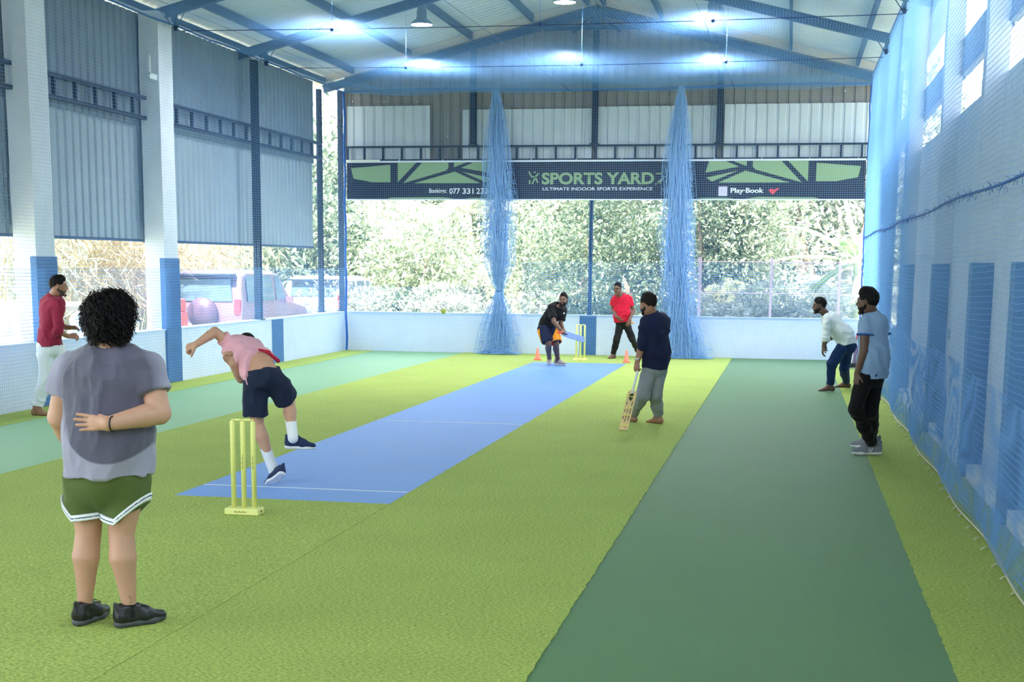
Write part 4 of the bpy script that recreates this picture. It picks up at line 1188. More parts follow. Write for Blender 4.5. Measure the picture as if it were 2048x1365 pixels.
# ---------------------------------------------------------------- 2. man in a maroon shirt by the left net
K = pix(16.2)
B = dict(slim=.7, head=K(117, 573), hf=(.93, .42, -.06), neck=K(108, 590), chest=K(103, 625), waist=K(101, 668), pelvis=K(100, 690), front=(.80, .60, 0), tw=(.165, .15, .165), dr=.70, shr=.068,
         sL=K(92, 605, .16), sR=K(119, 610, -.12), eL=K(116, 652, .28), wL=K(138, 656, .22), eR=K(116, 663, -.16), wR=K(137, 673, -.04),
         hL=K(112, 695, .10), hR=K(90, 695, -.06), kL=K(122, 758, .16), kR=K(92, 750, -.02), aL=K(118, 815, .3), aR=K(73, 812, -.05), ra=(.058, .044, .040, .027), rl=(.085, .06, .056, .038))
B['aL'][2] = .09; B['aR'][2] = .10
p = empty('person', (B['aR'][0], B['aR'][1], 0), 'person in a maroon shirt and white trousers standing barefoot beside the left wall', 'person')
body_mesh(p, B, S_md, .006, hands=[dict(W=B['wL'], D=(1, .0, .05), N=(-.1, -.6, -.8), curl=.3, thumb=-1), dict(W=B['wR'], D=(.9, .3, .0), N=(-.2, .6, -.6), curl=.65, thumb=1)], feet=[dict(A=B['aL'], toe=(.9, .5)), dict(A=B['aR'], toe=(.95, -.05))])
shirt(p, B, fabric('maroon_shirt', srgb(140, 34, 60), .1), .006, pad=.024, sleeve=(1.25, 1.2), long=True, hem=K(101, 692), hemn=(.12, 0, -1), collar=fabric('maroon_collar', srgb(150, 52, 78)), seed=6)
legwear(p, B, fabric('white_trousers', srgb(232, 234, 240), .03), .006, 'trousers', 1.93, pad=.018)
short_hair(p, B['head'], B['hf'], UP, 1.0, top=.014, quiff=.004, seed=2, h=.005); beard(p, B['head'], B['hf'], UP, 1.0, False, m=mat('stubble', srgb(62, 46, 42), .8))
face_bits(p, None, B['head'], B['hf'], UP, 1.0)

# ---------------------------------------------------------------- 3. bowler in pink, follow-through
K = pix(11.6)
Cc = dict(head=K(493, 694, .62), hf=(.0, .9, -.35), neck=K(487, 712, .48), chest=K(487, 708, .26), waist=K(517, 728, .06), pelvis=K(527, 748, .0), front=(-.25, .62, -.74), tw=(.155, .135, .150), dr=.68, shr=.062,
         sL=K(462, 690, .26), sR=K(512, 700, .48), eL=K(430, 664, .18), wL=K(394, 688, .02), eR=K(482, 757, .06), wR=K(464, 727, -.10),
         hL=K(511, 762, -.02), hR=K(548, 762, .04), kL=K(514, 848, .03), kR=K(577, 805, .20), aL=K(543, 930, .05), aR=K(585, 868, -.02), ra=(.052, .043, .043, .029), rl=(.088, .058, .058, .034))
p = empty('person', fl(545, 972), 'person in a pink t-shirt and navy shorts leaning over in a bowling follow-through', 'person')
body_mesh(p, Cc, S_lt, .005, hands=[dict(W=Cc['wL'], D=(-.9, -.1, -.35), N=(.0, .55, -.6), fist=(.75, .85, .95, 1.0), thumb=1, s=1.05, thumb_in=.5), dict(W=Cc['wR'], D=(-.35, -.1, .9), N=(.6, -.8, .1), fist=(.7, .9, 1.0, 1.0), thumb=-1, thumb_in=.6)])
M_pink = fabric('pink_tee', srgb(226, 168, 184), .05)
Cs = dict(Cc); 
shirt(p, Cs, M_pink, .005, pad=.026, sleeve=(.55, .5), hem=K(512, 722, .02), hemn=nrm(Cc['waist']-Cc['chest']+V3(.0, .10, .12)), name='t_shirt', slr=1.28, seed=8)
li = Vol(.01); li.cone(K(535, 704, .1), K(556, 722, .12), .013, .020, sq=((0, 1, .3), .45)).cone(K(519, 700, .05), K(538, 705, .08), .012, .018, sq=((0, 1, .3), .5)); put('shirt_lining', li, .004, fabric('crimson_lining', srgb(176, 40, 66)), p)
legwear(p, Cc, fabric('navy_shorts', srgb(28, 38, 62), .1), .005, 'shorts', (.80, .85), pad=.026, top=K(527, 737), topn=nrm(V3(-.12, 0, 1)), r=(.112, .108, .1, .1), pelr=.150)
v = Vol(.012); f_, u_, r_ = head_frame(Cc['hf'], UP); v.ell(Cc['head']+u_*.03, (r_, f_, u_), (.083, .105, .10)); put('hair', v, .005, M_hair, p, [((60, 60, 60), .006, False)])
M_nshoe = fabric('navy_shoe', srgb(40, 52, 88), .1); M_wsole = mat('white_sole', srgb(226, 226, 228), .5); M_wsock = fabric('white_sock', srgb(228, 230, 236), .02)
M_lace = mat('navy_lace', srgb(26, 32, 54), .7)
tl = nrm(K(530, 972, .02)-K(562, 946, -.06)); h0 = K(556, 957, -.04)
shoe(p, 'shoe', Cc['aL'], tl, M_nshoe, M_wsole, .98, up=(.5, .1, .8), laces=M_lace, heel0=h0)
tr = nrm(V3(.90, .35, -.06)); shoe(p, 'shoe', Cc['aR'], tr, M_nshoe, M_wsole, .98, up=(0, 0, 1), laces=M_lace, heel0=Cc['aR']-UP*.130+tr*.01)
for a, k_ in ((Cc['aL'], Cc['kL']), (Cc['aR'], Cc['kR'])):
    v = Vol(.01); d = nrm(k_-a); v.cone(a-d*.05, a+d*.18, .044, .049, cuts=[(a+d*.16, d)]); put('sock', v, .004, M_wsock, p)

# ---------------------------------------------------------------- 4. batsman in black at the far end
K = pix(26.62)
D = dict(head=K(1127, 600, -.18), hf=(-.12, -.98, -.05), neck=K(1122, 613, -.02), chest=K(1111, 622), waist=K(1094, 645), pelvis=K(1092, 656), front=(.72, -.62, -.2), tw=(.150, .130, .138), dr=.70, shr=.060, nl=.35,
         sL=K(1126, 621, .10), sR=K(1103, 617, -.18), eL=K(1121, 648, .05), wL=K(1128, 662, -.22), eR=K(1108, 644, -.28), wR=K(1121, 660, -.30),
         hL=K(1105, 661, .06), hR=K(1087, 659, -.06), kL=K(1112, 688, -.06), kR=K(1097, 687, -.16), aL=K(1114, 722, -.02), aR=K(1098, 720, -.02), ra=(.052, .044, .042, .030), rl=(.088, .060, .060, .040))
D['aL'] = fl(1115, 731)+V3(0, .03, .10); D['aR'] = fl(1098, 729)+V3(0, .03, .10)
bat_p = empty('person', (D['aR'][0], D['aR'][1], 0), 'person in a black t-shirt and navy orange shorts crouching to bat before the far wicket', 'person')
hb = K(1133, 667, -.33)   # where the hands close on the bat
body_mesh(bat_p, D, S_dk, .007, hands=[dict(W=D['wL'], D=nrm(K(1134, 670, -.3)-D['wL']), N=(-.2, .1, -.95), fist=(.8, .85, .9, .95), thumb=-1, thumb_in=.7), dict(W=D['wR'], D=nrm(K(1131, 667, -.34)-D['wR']), N=(.1, .4, -.9), fist=(.8, .85, .9, .95), thumb=1, thumb_in=.7)])
shirt(bat_p, D, fabric('black_tee', srgb(14, 15, 18), .15), .007, pad=.024, sleeve=(.72, .72), hem=K(1092, 656), hemn=nrm(V3(-.35, 0, -1)), name='t_shirt', slr=1.3, seed=9)
legwear(bat_p, D, fabric('navy_bat_shorts', srgb(20, 30, 60), .1), .007, 'shorts', .92, pad=.030, r=(.118, .112, .1, .1), top=K(1092, 650), folds=[((6, 6, 6), .008, True)])
M_or = fabric('orange_stripe', srgb(240, 150, 44), .03)
for sd_, sg, dd in (('R', -1, (.035, .0)), ('L', 1, (.045, .35))):
    H0, K0 = D['h'+sd_], D['k'+sd_]; v = Vol(0); ax_ = nrm(K0-H0)
    v.cone(lerp(H0, K0, -.1), lerp(H0, K0, 1.1), .129, .124, cuts=[(lerp(H0, K0, .925), ax_), (H0+V3(sg*dd[0], -.02, 0), nrm(V3(-sg, -.25, .15+dd[1]))), (lerp(H0, K0, .0), -ax_)], k=0)
    v.cone(lerp(H0, K0, -.1), lerp(H0, K0, 1.1), .106, .101, k=0, op='-'); put('orange_stripe', v, .006, M_or, bat_p)
v = Vol(.01); v.cone(K(1104, 686, -.05), K(1106, 690, -.05), .05, .05, cuts=[(K(1104, 691), (0, 0, -1))]); put('red_lining', v, .006, fabric('red_lining', srgb(206, 50, 56), .03), bat_p)
short_hair(bat_p, D['head'], D['hf'], UP, 1.02, top=.006, hl=.066, seed=3, h=.005); beard(bat_p, D['head'], D['hf'], UP, 1.04, True); face_bits(bat_p, None, D['head'], D['hf'], UP, 1.04)
M_gshoe = fabric('grey_beige_shoe', srgb(176, 162, 158), .06)
for s, toe in (('L', (.85, -.5, 0)), ('R', (.10, -.99, 0))):
    A0 = D['a'+s]; shoe(bat_p, 'shoe', A0, toe, M_gshoe, M_wsole, 1.05, heel0=V3(A0[0], A0[1], 0), h=.005)
    v = Vol(.01); v.cone(A0-UP*.03, A0+UP*.05, .044, .046, cuts=[(A0+UP*.045, UP)]); put('sock', v, .005, fabric('charcoal_sock', srgb(56, 58, 66)), bat_p)
tag(MB().tube([D['wR']+V3(math.cos(a)*.034, math.sin(a)*.03, .01*math.cos(a)) for a in np.linspace(0, 2*PI, 13)], .007, 6).build('wristband', mat('dark_band', srgb(30, 30, 34), .6), bat_p))
mb = MB(); ball(mb, K(1128, 627, -.16), .016, 6); mb.build('chest_logo', M_bwhite, bat_p)

# ---------------------------------------------------------------- 5. wicket keeper in red
K = pix(29.2)
E_ = dict(slim=.7, head=K(1235, 578, -.16), hf=(-.25, -.96, -.10), neck=K(1239, 591, -.08), chest=K(1243, 606), waist=K(1245, 630), pelvis=K(1246, 643, .03), front=(-.15, -.95, -.2), tw=(.165, .15, .155), dr=.64, shr=.058,
          sR=K(1227, 599), sL=K(1260, 600), eR=K(1225, 620, .02), wR=K(1234, 634, -.22), eL=K(1267, 622, .02), wL=K(1259, 640, -.22),
          hR=K(1240, 648, .03), hL=K(1253, 648, .03), kR=K(1233, 681, -.06), kL=K(1265, 680, -.04), aR=K(1229, 711, .12), aL=K(1277, 708, .05), ra=(.046, .037, .036, .026), rl=(.078, .052, .05, .034))
E_['aR'] = fl(1227, 717)+V3(0, -.05, .09); E_['aL'] = fl(1279, 716)+V3(0, .0, .09)
p = empty('person', (E_['pelvis'][0], E_['pelvis'][1]-.1, 0), 'person in a bright red t-shirt and black trousers bending forward behind the far wicket', 'person')
body_mesh(p, E_, S_dk, .007, hands=[dict(W=E_['wR'], D=(.6, -.2, -.6), N=(.5, .5, .6), curl=.35, thumb=1), dict(W=E_['wL'], D=(-.3, -.2, -.95), N=(-.3, .8, .2), curl=.35, thumb=1)], feet=[dict(A=E_['aR'], toe=(-.55, -.85)), dict(A=E_['aL'], toe=(.4, -.9))])
shirt(p, E_, fabric('red_tee', srgb(206, 26, 56), .06), .007, pad=.024, sleeve=.55, hem=K(1246, 644), hemn=(.05, 0, -1), name='t_shirt', slr=1.35, seed=10)
legwear(p, E_, fabric('black_trousers', srgb(24, 24, 28), .1), .007, 'trousers', 1.95, pad=.016, r=(.086, .064, .056, .052))
short_hair(p, E_['head'], E_['hf'], UP, .98, top=.006, hl=.068, seed=4, h=.005, m=mat('grey_black_hair', srgb(34, 32, 35), .8, spec=.1)); face_bits(p, None, E_['head'], E_['hf'], UP, .98)
f_, u_, r_ = head_frame(E_['hf'], UP); hd = E_['head']
gl = MB()
for q in (-1, 1): gl.tube([hd+(f_*.094+u_*(.010+.016*math.sin(a))+r_*(.031*q+.020*math.cos(a))) for a in np.linspace(0, 2*PI, 13)], .0024, 5).tube([hd+f_*.09+u_*.012+r_*.052*q, hd+u_*.012+r_*.080*q], .002, 5)
gl.build('glasses', mat('black_frame', srgb(24, 24, 26), .4), p)
mb = MB(); ball(mb, K(1265, 646, -.12), .025, 6, (1, .5, 1)); mb.build('trouser_badge', mat('orange_badge', srgb(240, 170, 90), .5), p)

# ---------------------------------------------------------------- 6. man in a navy shirt holding a bat
K = pix(17.05)
Fm = dict(head=K(1296, 609), hf=(-.82, .52, -.12), neck=K(1302, 628, .02), hs=1.04, nr=.062, slim=.7, chest=K(1312, 655), waist=K(1313, 705), pelvis=K(1311, 733), front=(-.62, .76, 0), tw=(.146, .140, .138), dr=.72, shr=.060,
          sL=K(1290, 644, -.04), sR=K(1328, 641, .10), eL=K(1283, 694, -.12), wL=K(1275, 723, -.16), eR=K(1326, 692, .16), wR=K(1304, 700, .34),
          hL=K(1298, 742, -.03), hR=K(1318, 742, .05), kL=K(1286, 792, -.06), kR=K(1311, 792, .06), aL=K(1266, 840, .0), aR=K(1312, 840, .02), ra=(.054, .046, .044, .029), rl=(.080, .060, .058, .040))
Fm['aL'] = fl(1264, 846)+V3(0, .12, .10); Fm['aR'] = fl(1316, 848)+V3(0, .03, .10)
um = empty('person', fl(1300, 850), 'person in a navy shirt and grey trousers seen from behind, holding a cricket bat', 'person')
bh = K(1273, 735, -.20)
body_mesh(um, Fm, S_md, .0055, hands=[dict(W=Fm['wL'], D=nrm(K(1272, 742, -.19)-Fm['wL']), N=(.55, .75, 0), fist=(.62, .68, .74, .8), thumb=-1, thumb_in=.8, s=1.05), dict(W=Fm['wR'], D=(-.8, .3, .1), N=(0, -1, 0), curl=.3, thumb=1)],
          feet=[dict(A=Fm['aL'], toe=(-.6, .8), s=1.0), dict(A=Fm['aR'], toe=(-.72, .62), s=1.0)])
shirt(um, Fm, fabric('navy_shirt', srgb(20, 28, 60), .12), .006, pad=.028, sleeve=(1.06, 1.3), long=True, hem=K(1310, 737), hemn=(-.10, 0, -1), collar=fabric('navy_collar', srgb(22, 30, 62)), seed=12)
legwear(um, Fm, fabric('grey_trousers', srgb(138, 142, 150), .06), .006, 'trousers', 1.94, pad=.014, r=(.092, .078, .066, .062))
short_hair(um, Fm['head'], Fm['hf'], UP, 1.06, top=.008, hl=.05, seed=5, m=mat('faded_hair', srgb(34, 28, 27), .7, spec=.1), h=.005)
f_, u_, r_ = head_frame(Fm['hf'], UP); v = Vol(.01); v.ell(Fm['head']+(u_*.062-f_*.01), (r_, f_, u_), (.082, .100, .062), cuts=[(Fm['head']+u_*.05, -u_)]); v.ell(Fm['head']+(-f_*.095+u_*.075), (r_, f_, u_), (.036, .034, .034)); put('top_knot', v, .005, M_hair, um, [((60, 60, 60), .004, False)])
beard(um, Fm['head'], Fm['hf'], UP, 1.06, True); face_bits(um, None, Fm['head'], Fm['hf'], UP, 1.06)
wr = MB().tube([Fm['wL']+V3(0, 0, .03)+V3(math.cos(a)*.033, math.sin(a)*.033, .008*math.cos(a)) for a in np.linspace(0, 2*PI, 17)], .0065, 6).build('watch_strap', M_silver, um, True)
MB().lathe([(.001, 0), (.015, 0), (.015, .008), (.001, .009)], Fm['wL']+V3(.006, -.034, .03), 16, Matrix.Rotation(PI/2, 4, 'X')).build('watch_case', M_silver, um)

# ---------------------------------------------------------------- 7. crouching man in a white shirt
K = pix(22.6)
G = dict(slim=.7, head=K(1639, 612, -.05), hf=(-.98, -.05, -.10), neck=K(1652, 629), chest=K(1666, 648), waist=K(1689, 672), pelvis=K(1694, 688), front=(-.86, -.10, -.5), tw=(.165, .155, .160), dr=.74, shr=.062,
         sL=K(1655, 641, -.17), sR=K(1662, 638, .17), eL=K(1651, 677, -.20), wL=K(1647, 694, -.20), eR=K(1664, 672, .2), wR=K(1652, 684, .1),
         hL=K(1684, 697, -.10), hR=K(1694, 697, .10), kL=K(1663, 729, -.14), kR=K(1688, 736, .20), aL=K(1656, 775, -.2), aR=K(1690, 770, .4), ra=(.052, .042, .040, .028), rl=(.085, .058, .056, .038))
G['aL'] = fl(1660, 783)+V3(0, .02, .09); G['aR'] = fl(1692, 776)+V3(0, .02, .09)
p = empty('person', fl(1672, 784), 'person in a white shirt and blue jeans bending forward, hand on the knee, looking left', 'person')
body_mesh(p, G, S_dk2, .006, hands=[dict(W=G['wL'], D=(-.15, -.05, -1), N=(.9, .2, 0), curl=.35, thumb=1), dict(W=G['wR'], D=(-.2, -.3, -.9), N=(.9, 0, 0), curl=.4, thumb=-1)], feet=[dict(A=G['aL'], toe=(-1, -.05)), dict(A=G['aR'], toe=(-1, .05))])
shirt(p, G, fabric('white_shirt', srgb(222, 228, 230), .03), .006, pad=.026, sleeve=(1.35, 1.3), long=True, hem=K(1692, 689), hemn=nrm(V3(.2, 0, -1)), seed=14, slr=1.25)
legwear(p, G, fabric('blue_jeans', srgb(18, 48, 90), .12), .006, 'jeans', 1.93, pad=.016, r=(.096, .074, .063, .056), top=K(1692, 682))
short_hair(p, G['head'], G['hf'], UP, 1.0, top=.008, seed=6, h=.005); beard(p, G['head'], G['hf'], UP, 1.0, True); face_bits(p, None, G['head'], G['hf'], UP, 1.0)

# ---------------------------------------------------------------- 8. man in a pale blue polo shirt
K = pix(14.45)
H = dict(slim=.7, head=K(1735, 604), hf=(-.90, .40, -.08), neck=K(1743, 626, .02), hs=1.02, chest=K(1747, 660), waist=K(1748, 715), pelvis=K(1744, 748), front=(-.82, .56, 0), tw=(.155, .150, .148), dr=.74, shr=.060,
         sL=K(1732, 648, -.12), sR=K(1762, 646, .12), eL=K(1728, 703, -.15), wL=K(1714, 748, -.12), eR=K(1768, 705, .14), wR=K(1745, 735, .30),
         hL=K(1728, 757, -.07), hR=K(1748, 757, .06), kL=K(1712, 818, -.06), kR=K(1742, 822, .06), aL=K(1736, 888, -.02), aR=K(1743, 886, .1), ra=(.052, .043, .041, .028), rl=(.086, .058, .055, .036))
H['aL'] = fl(1745, 910)+V3(0, 0, .10); H['aR'] = fl(1743, 898)+V3(0, .03, .10)
p = empty('person', fl(1738, 915), 'bespectacled person in a pale blue polo shirt and black trousers standing by the right net', 'person')
body_mesh(p, H, S_dk2, .0055, hands=[dict(W=H['wL'], D=(-.05, -.05, -1), N=(.75, .6, 0), curl=.28, thumb=1), dict(W=H['wR'], D=(-.5, .5, -.5), N=(.5, -.5, 0), curl=.3, thumb=1)])
M_polo = fabric('pale_blue_polo', srgb(140, 168, 204), .05); M_royal = fabric('royal_trim', srgb(30, 84, 160), .05)
shirt(p, H, M_polo, .0055, pad=.026, sleeve=.42, hem=K(1745, 757), hemn=(.03, 0, -1), name='polo_shirt', slr=1.3, seed=16, collar=M_royal)
for s in 'LR':
    S_0, E0 = H['s'+s], H['e'+s]; v = Vol(0); rr = .052*1.3*1.05+.014; a_ = lerp(S_0, E0, .37); b_ = lerp(S_0, E0, .425); n_ = nrm(E0-S_0)
    v.cone(S_0, E0, rr, rr*1.02, cuts=[(b_, n_), (a_, -n_)], k=0); put('sleeve_cuff', v, .004, M_royal, p)
legwear(p, H, fabric('black_chinos', srgb(12, 12, 15), .15), .006, 'trousers', 1.90, pad=.014, r=(.093, .070, .061, .055))
short_hair(p, H['head'], H['hf'], UP, 1.04, top=.016, seed=7, h=.005, nape=.008); beard(p, H['head'], H['hf'], UP, 1.02, True); face_bits(p, None, H['head'], H['hf'], UP, 1.02)
f_, u_, r_ = head_frame(H['hf'], UP); hd = H['head']; gl = MB()
for q in (-1, 1): gl.tube([hd+(f_*.102+u_*(.010+.018*math.sin(a))+r_*(.032*q+.022*math.cos(a))) for a in np.linspace(0, 2*PI, 15)], .0020, 5).tube([hd+f_*.10+u_*.014+r_*.054*q, hd+u_*.012+r_*.082*q], .0018, 5)
gl.build('glasses', mat('wire_frame', srgb(200, 205, 210), .25, .8), p)
M_ashoe = fabric('grey_knit_shoe', srgb(128, 132, 142), .08)
for s, toe in (('L', (-.97, -.22, 0)), ('R', (-.98, .16, 0))):
    A0 = H['a'+s]; shoe(p, 'shoe', A0, toe, M_ashoe, M_wsole, 1.15, heel0=V3(A0[0], A0[1], 0), laces=MATS['grey_sole'], stripes=M_bwhite, sole_h=.034)
# ============================================================ outside: ground, cars, plants
struct(MB().add([(-90, -30, -.06), (70, -30, -.06), (70, 120, -.06), (-90, 120, -.06)], [(0, 1, 2, 3)]).build('ground', mat('pale_earth', srgb(178, 172, 150), .9, noise=(.35, .15), two=srgb(150, 160, 112))))
def leafmat(name, c, c2):
    m = bpy.data.materials.new(name); m.use_nodes = True; n = m.node_tree; b = n.nodes['Principled BSDF']
    b.inputs['Roughness'].default_value = .45
    g = n.nodes.new('ShaderNodeObjectInfo'); t = n.nodes.new('ShaderNodeTexCoord'); x = n.nodes.new('ShaderNodeTexNoise'); x.inputs['Scale'].default_value = 3.5; x.inputs['Detail'].default_value = 6
    n.links.new(t.outputs['Object'], x.inputs['Vector'])
    r = n.nodes.new('ShaderNodeValToRGB'); r.color_ramp.elements[0].position = .38; r.color_ramp.elements[1].position = .62
    r.color_ramp.elements[0].color = (*c, 1); r.color_ramp.elements[1].color = (*c2, 1)
    n.links.new(x.outputs['Fac'], r.inputs[0]); n.links.new(r.outputs[0], b.inputs['Base Color'])
    tr = n.nodes.new('ShaderNodeBsdfTranslucent'); n.links.new(r.outputs[0], tr.inputs[0])
    ms = n.nodes.new('ShaderNodeMixShader'); ms.inputs[0].default_value = .35
    n.links.new(b.outputs[0], ms.inputs[1]); n.links.new(tr.outputs[0], ms.inputs[2]); n.links.new(ms.outputs[0], n.nodes['Material Output'].inputs[0])
    return m
L_bright = leafmat('bright_leaves', srgb(122, 136, 108), srgb(192, 198, 168)); L_mid = leafmat('mid_leaves', srgb(66, 90, 70), srgb(146, 158, 124))
L_pale = leafmat('pale_leaves', srgb(152, 156, 140), srgb(208, 210, 190)); L_straw = leafmat('straw_leaves', srgb(158, 136, 106), srgb(210, 192, 158)); L_ban = leafmat('banana_leaf', srgb(112, 142, 92), srgb(172, 188, 142))
M_bark = mat('bark', srgb(140, 122, 104), .9, noise=(6, .2)); M_barkp = mat('pale_bark', srgb(186, 176, 160), .9, noise=(6, .15))
def leaves(P, D, N, L, W):
    """bent leaf of two quads each: P base, D direction, N leaf normal, L length, W width (arrays)"""
    S = np.cross(D, N); S /= np.linalg.norm(S, axis=1, keepdims=True)+1e-9
    L = L[:, None]; W = W[:, None]
    a = P; m1 = P+D*L*.5+S*W*.5+N*W*.12; m2 = P+D*L*.5-S*W*.5+N*W*.12; mid = P+D*L*.52; t = P+D*L-N*L*.12
    V = np.stack([a, m1, t, m2, mid], 1).reshape(-1, 3); k = len(P); b = (np.arange(k)*5)[:, None]
    F = np.concatenate([b+np.array([0, 1, 2, 4]), b+np.array([0, 4, 2, 3])])
    return V, F
def bush(name, c, rad, n, L, m, lb, cat, seed, trunk=True, blobs=9, m2=None, group=None, droop=0.0, aspect=.42, mt=None):
    rg = rngnoise(seed); c = np.array(c, float); rad = np.array(rad, float)
    e = empty(name, (c[0], c[1], 0), lb, cat, group)
    bc = rg.normal(0, .45, (blobs, 3)).clip(-.8, .8)*rad*.8; br = rg.uniform(.35, .6, blobs)
    k = rg.integers(0, blobs, n); d = rg.normal(0, 1, (n, 3)); d /= np.linalg.norm(d, axis=1, keepdims=True)
    P = c+bc[k]+d*rad*br[k][:, None]*rg.uniform(.75, 1.05, n)[:, None]
    P[:, 2] = np.maximum(P[:, 2], .02)
    D = d+rg.normal(0, .55, (n, 3)); D[:, 2] -= droop; D /= np.linalg.norm(D, axis=1, keepdims=True)
    N = d+rg.normal(0, .5, (n, 3))+np.array([0, 0, .4]); N -= D*(N*D).sum(1, keepdims=True); N /= np.linalg.norm(N, axis=1, keepdims=True)
    V, F = leaves(P, D, N, rg.uniform(.7, 1.3, n)*L, rg.uniform(.7, 1.2, n)*L*aspect)
    link_mesh('foliage', np_mesh('foliage', V, F), m, e)
    if trunk:
        rr = random.Random(seed)
        for i in range(3 if trunk is True else trunk):
            q = c+bc[i]*.8
            MB().tube([(c[0]+rr.uniform(-.15, .15), c[1]+rr.uniform(-.1, .1), -.06), ((c[0]+q[0])/2, (c[1]+q[1])/2, c[2]*.5), tuple(q)], [.07*rad[2]/1.5, .05*rad[2]/1.5, .02], 7).build('stem', mt or M_bark, e, True)
    return e
def frond(base, dirh, L, up, seed, m, parent, name='frond', lw=.05, ll=.55, n=34, droop=.9):
    rg = rngnoise(seed); d = nrm([dirh[0], dirh[1], 0]); b = np.array(base, float)
    t = np.linspace(0, 1, 12); pts = b[None]+d[None]*(L*t)[:, None]*np.cos(up)*(1-.15*t[:, None])+np.array([0, 0, 1])[None]*(L*(np.sin(up)*t-droop*.5*t**2))[:, None]
    tt = np.linspace(.12, 1, n); R = np.stack([np.interp(tt, t, pts[:, i]) for i in range(3)], 1); T = np.gradient(R, axis=0); T /= np.linalg.norm(T, axis=1, keepdims=True)
    S = np.cross(T, [0, 0, 1]); S /= np.linalg.norm(S, axis=1, keepdims=True)+1e-9
    Vs, Fs, off = [], [], 0
    for s in (-1, 1):
        D = S*s+T*.55+np.array([0, 0, -.55])+rg.normal(0, .08, (n, 3)); D /= np.linalg.norm(D, axis=1, keepdims=True)
        N = np.cross(D, T)*s; N /= np.linalg.norm(N, axis=1, keepdims=True)
        V, F = leaves(R, D, N, ll*np.sin(np.clip(tt*1.1, 0, 1)*PI*.85+.25)*L/2.2, np.full(n, lw)*L/2.2)
        Vs.append(V); Fs.append(F+off); off += len(V)
    o = link_mesh(name, np_mesh(name, np.concatenate(Vs), np.concatenate(Fs)), m, parent)
    MB().tube([tuple(q) for q in pts], [.022*L/2.2*(1-.8*q) for q in t], 6).build('rachis', m, o)
def palm(c, h, L, n, seed, lb, m=None, tr=.13, group='palms beyond the back wall'):
    e = empty('palm_tree', (c[0], c[1], 0), lb, 'palm', group)
    MB().tube([(c[0], c[1], -.06), (c[0]+.15, c[1], h*.5), (c[0]+.05, c[1], h)], [tr*1.3, tr, tr*.8], 10).build('trunk', M_barkp, e, True)
    rr = random.Random(seed)
    for i in range(n):
        a = 2*PI*i/n+rr.uniform(-.2, .2)
        frond((c[0]+.05, c[1], h), (math.cos(a), math.sin(a)), L*rr.uniform(.85, 1.1), rr.uniform(.1, 1.15), seed*31+i, m or L_pale, e)
def P2(px, Y): q = at(px, 543, Y); return (q[0], Y)
# --- far belt of trees behind everything
for i, (px, Y, z, rx, rz, mt_, hue) in enumerate((
    (560, 62, 4.2, 5.0, 4.6, L_mid, 'mid green'), (700, 66, 4.5, 4.8, 4.6, L_pale, 'pale'), (830, 62, 4.4, 4.8, 4.8, L_bright, 'light green'), (950, 64, 5.0, 4.5, 5.0, L_mid, 'darker green'),
    (1080, 60, 4.6, 4.5, 4.8, L_bright, 'light green'), (1230, 62, 4.8, 4.6, 5.0, L_mid, 'darker green'), (1370, 60, 4.8, 4.5, 4.8, L_pale, 'pale'), (1510, 62, 4.8, 4.6, 5.0, L_mid, 'darker green'), (1650, 60, 4.5, 4.6, 4.8, L_pale, 'pale'), (1800, 62, 4.5, 4.8, 4.8, L_bright, 'light green'))):
    x, y = P2(px, Y)
    side = ('behind the banner\'s left end', 'left of the first gathered net, behind the palms', 'left of the first gathered net, tallest', 'just left of the first gathered net', 'right of the first gathered net', 'behind the middle post', 'behind the second gathered net', 'right of the second gathered net', 'behind the banana plant', 'at the back right corner')[i]
    bush('broadleaf_tree', (x, y, z), (rx, 2.6, rz), 3600, .42, mt_, 'far %s tree beyond the back wall, %s' % (hue, side), 'tree', 100+i, True, 14)
# --- nearer shrubs seen through the back opening
for (px, Y, z, r, n, L, m, lb) in (
    (720, 47, 1.5, (2.6, 1.5, 1.9), 3800, .24, L_bright, 'pale rounded shrub beyond the back wall, leftmost'),
    (815, 45, 1.9, (2.2, 1.5, 2.1), 3800, .24, L_bright, 'pale rounded shrub beyond the back wall, second from left, rising to a dome'),
    (905, 47, 1.3, (2.3, 1.4, 1.7), 3400, .24, L_pale, 'pale shrub beyond the back wall, just left of the first gathered net'),
    (1075, 41, 1.6, (1.6, 1.3, 2.2), 4200, .17, L_bright, 'light green leafy shrub right of the first gathered net'),
    (1160, 39, 2.2, (1.7, 1.3, 2.6), 5200, .16, L_mid, 'tall leafy shrub behind the batsman, left of the middle post'),
    (1275, 37.5, 2.3, (1.7, 1.2, 2.6), 5600, .16, L_mid, 'tall dense shrub behind the keeper, right of the middle post'),
    (1420, 37, 2.5, (1.5, 1.1, 2.7), 5600, .16, L_mid, 'tall dense shrub right of the second gathered net'),
    (1505, 37.5, 2.4, (1.5, 1.2, 2.6), 5200, .16, L_bright, 'glossy leaved shrub between the second gathered net and the banana plant')):
    x, y = P2(px, Y)
    bush('garden_shrub', (x, y, z), r, n, L, m, lb, 'shrub', int(px), True, 12)
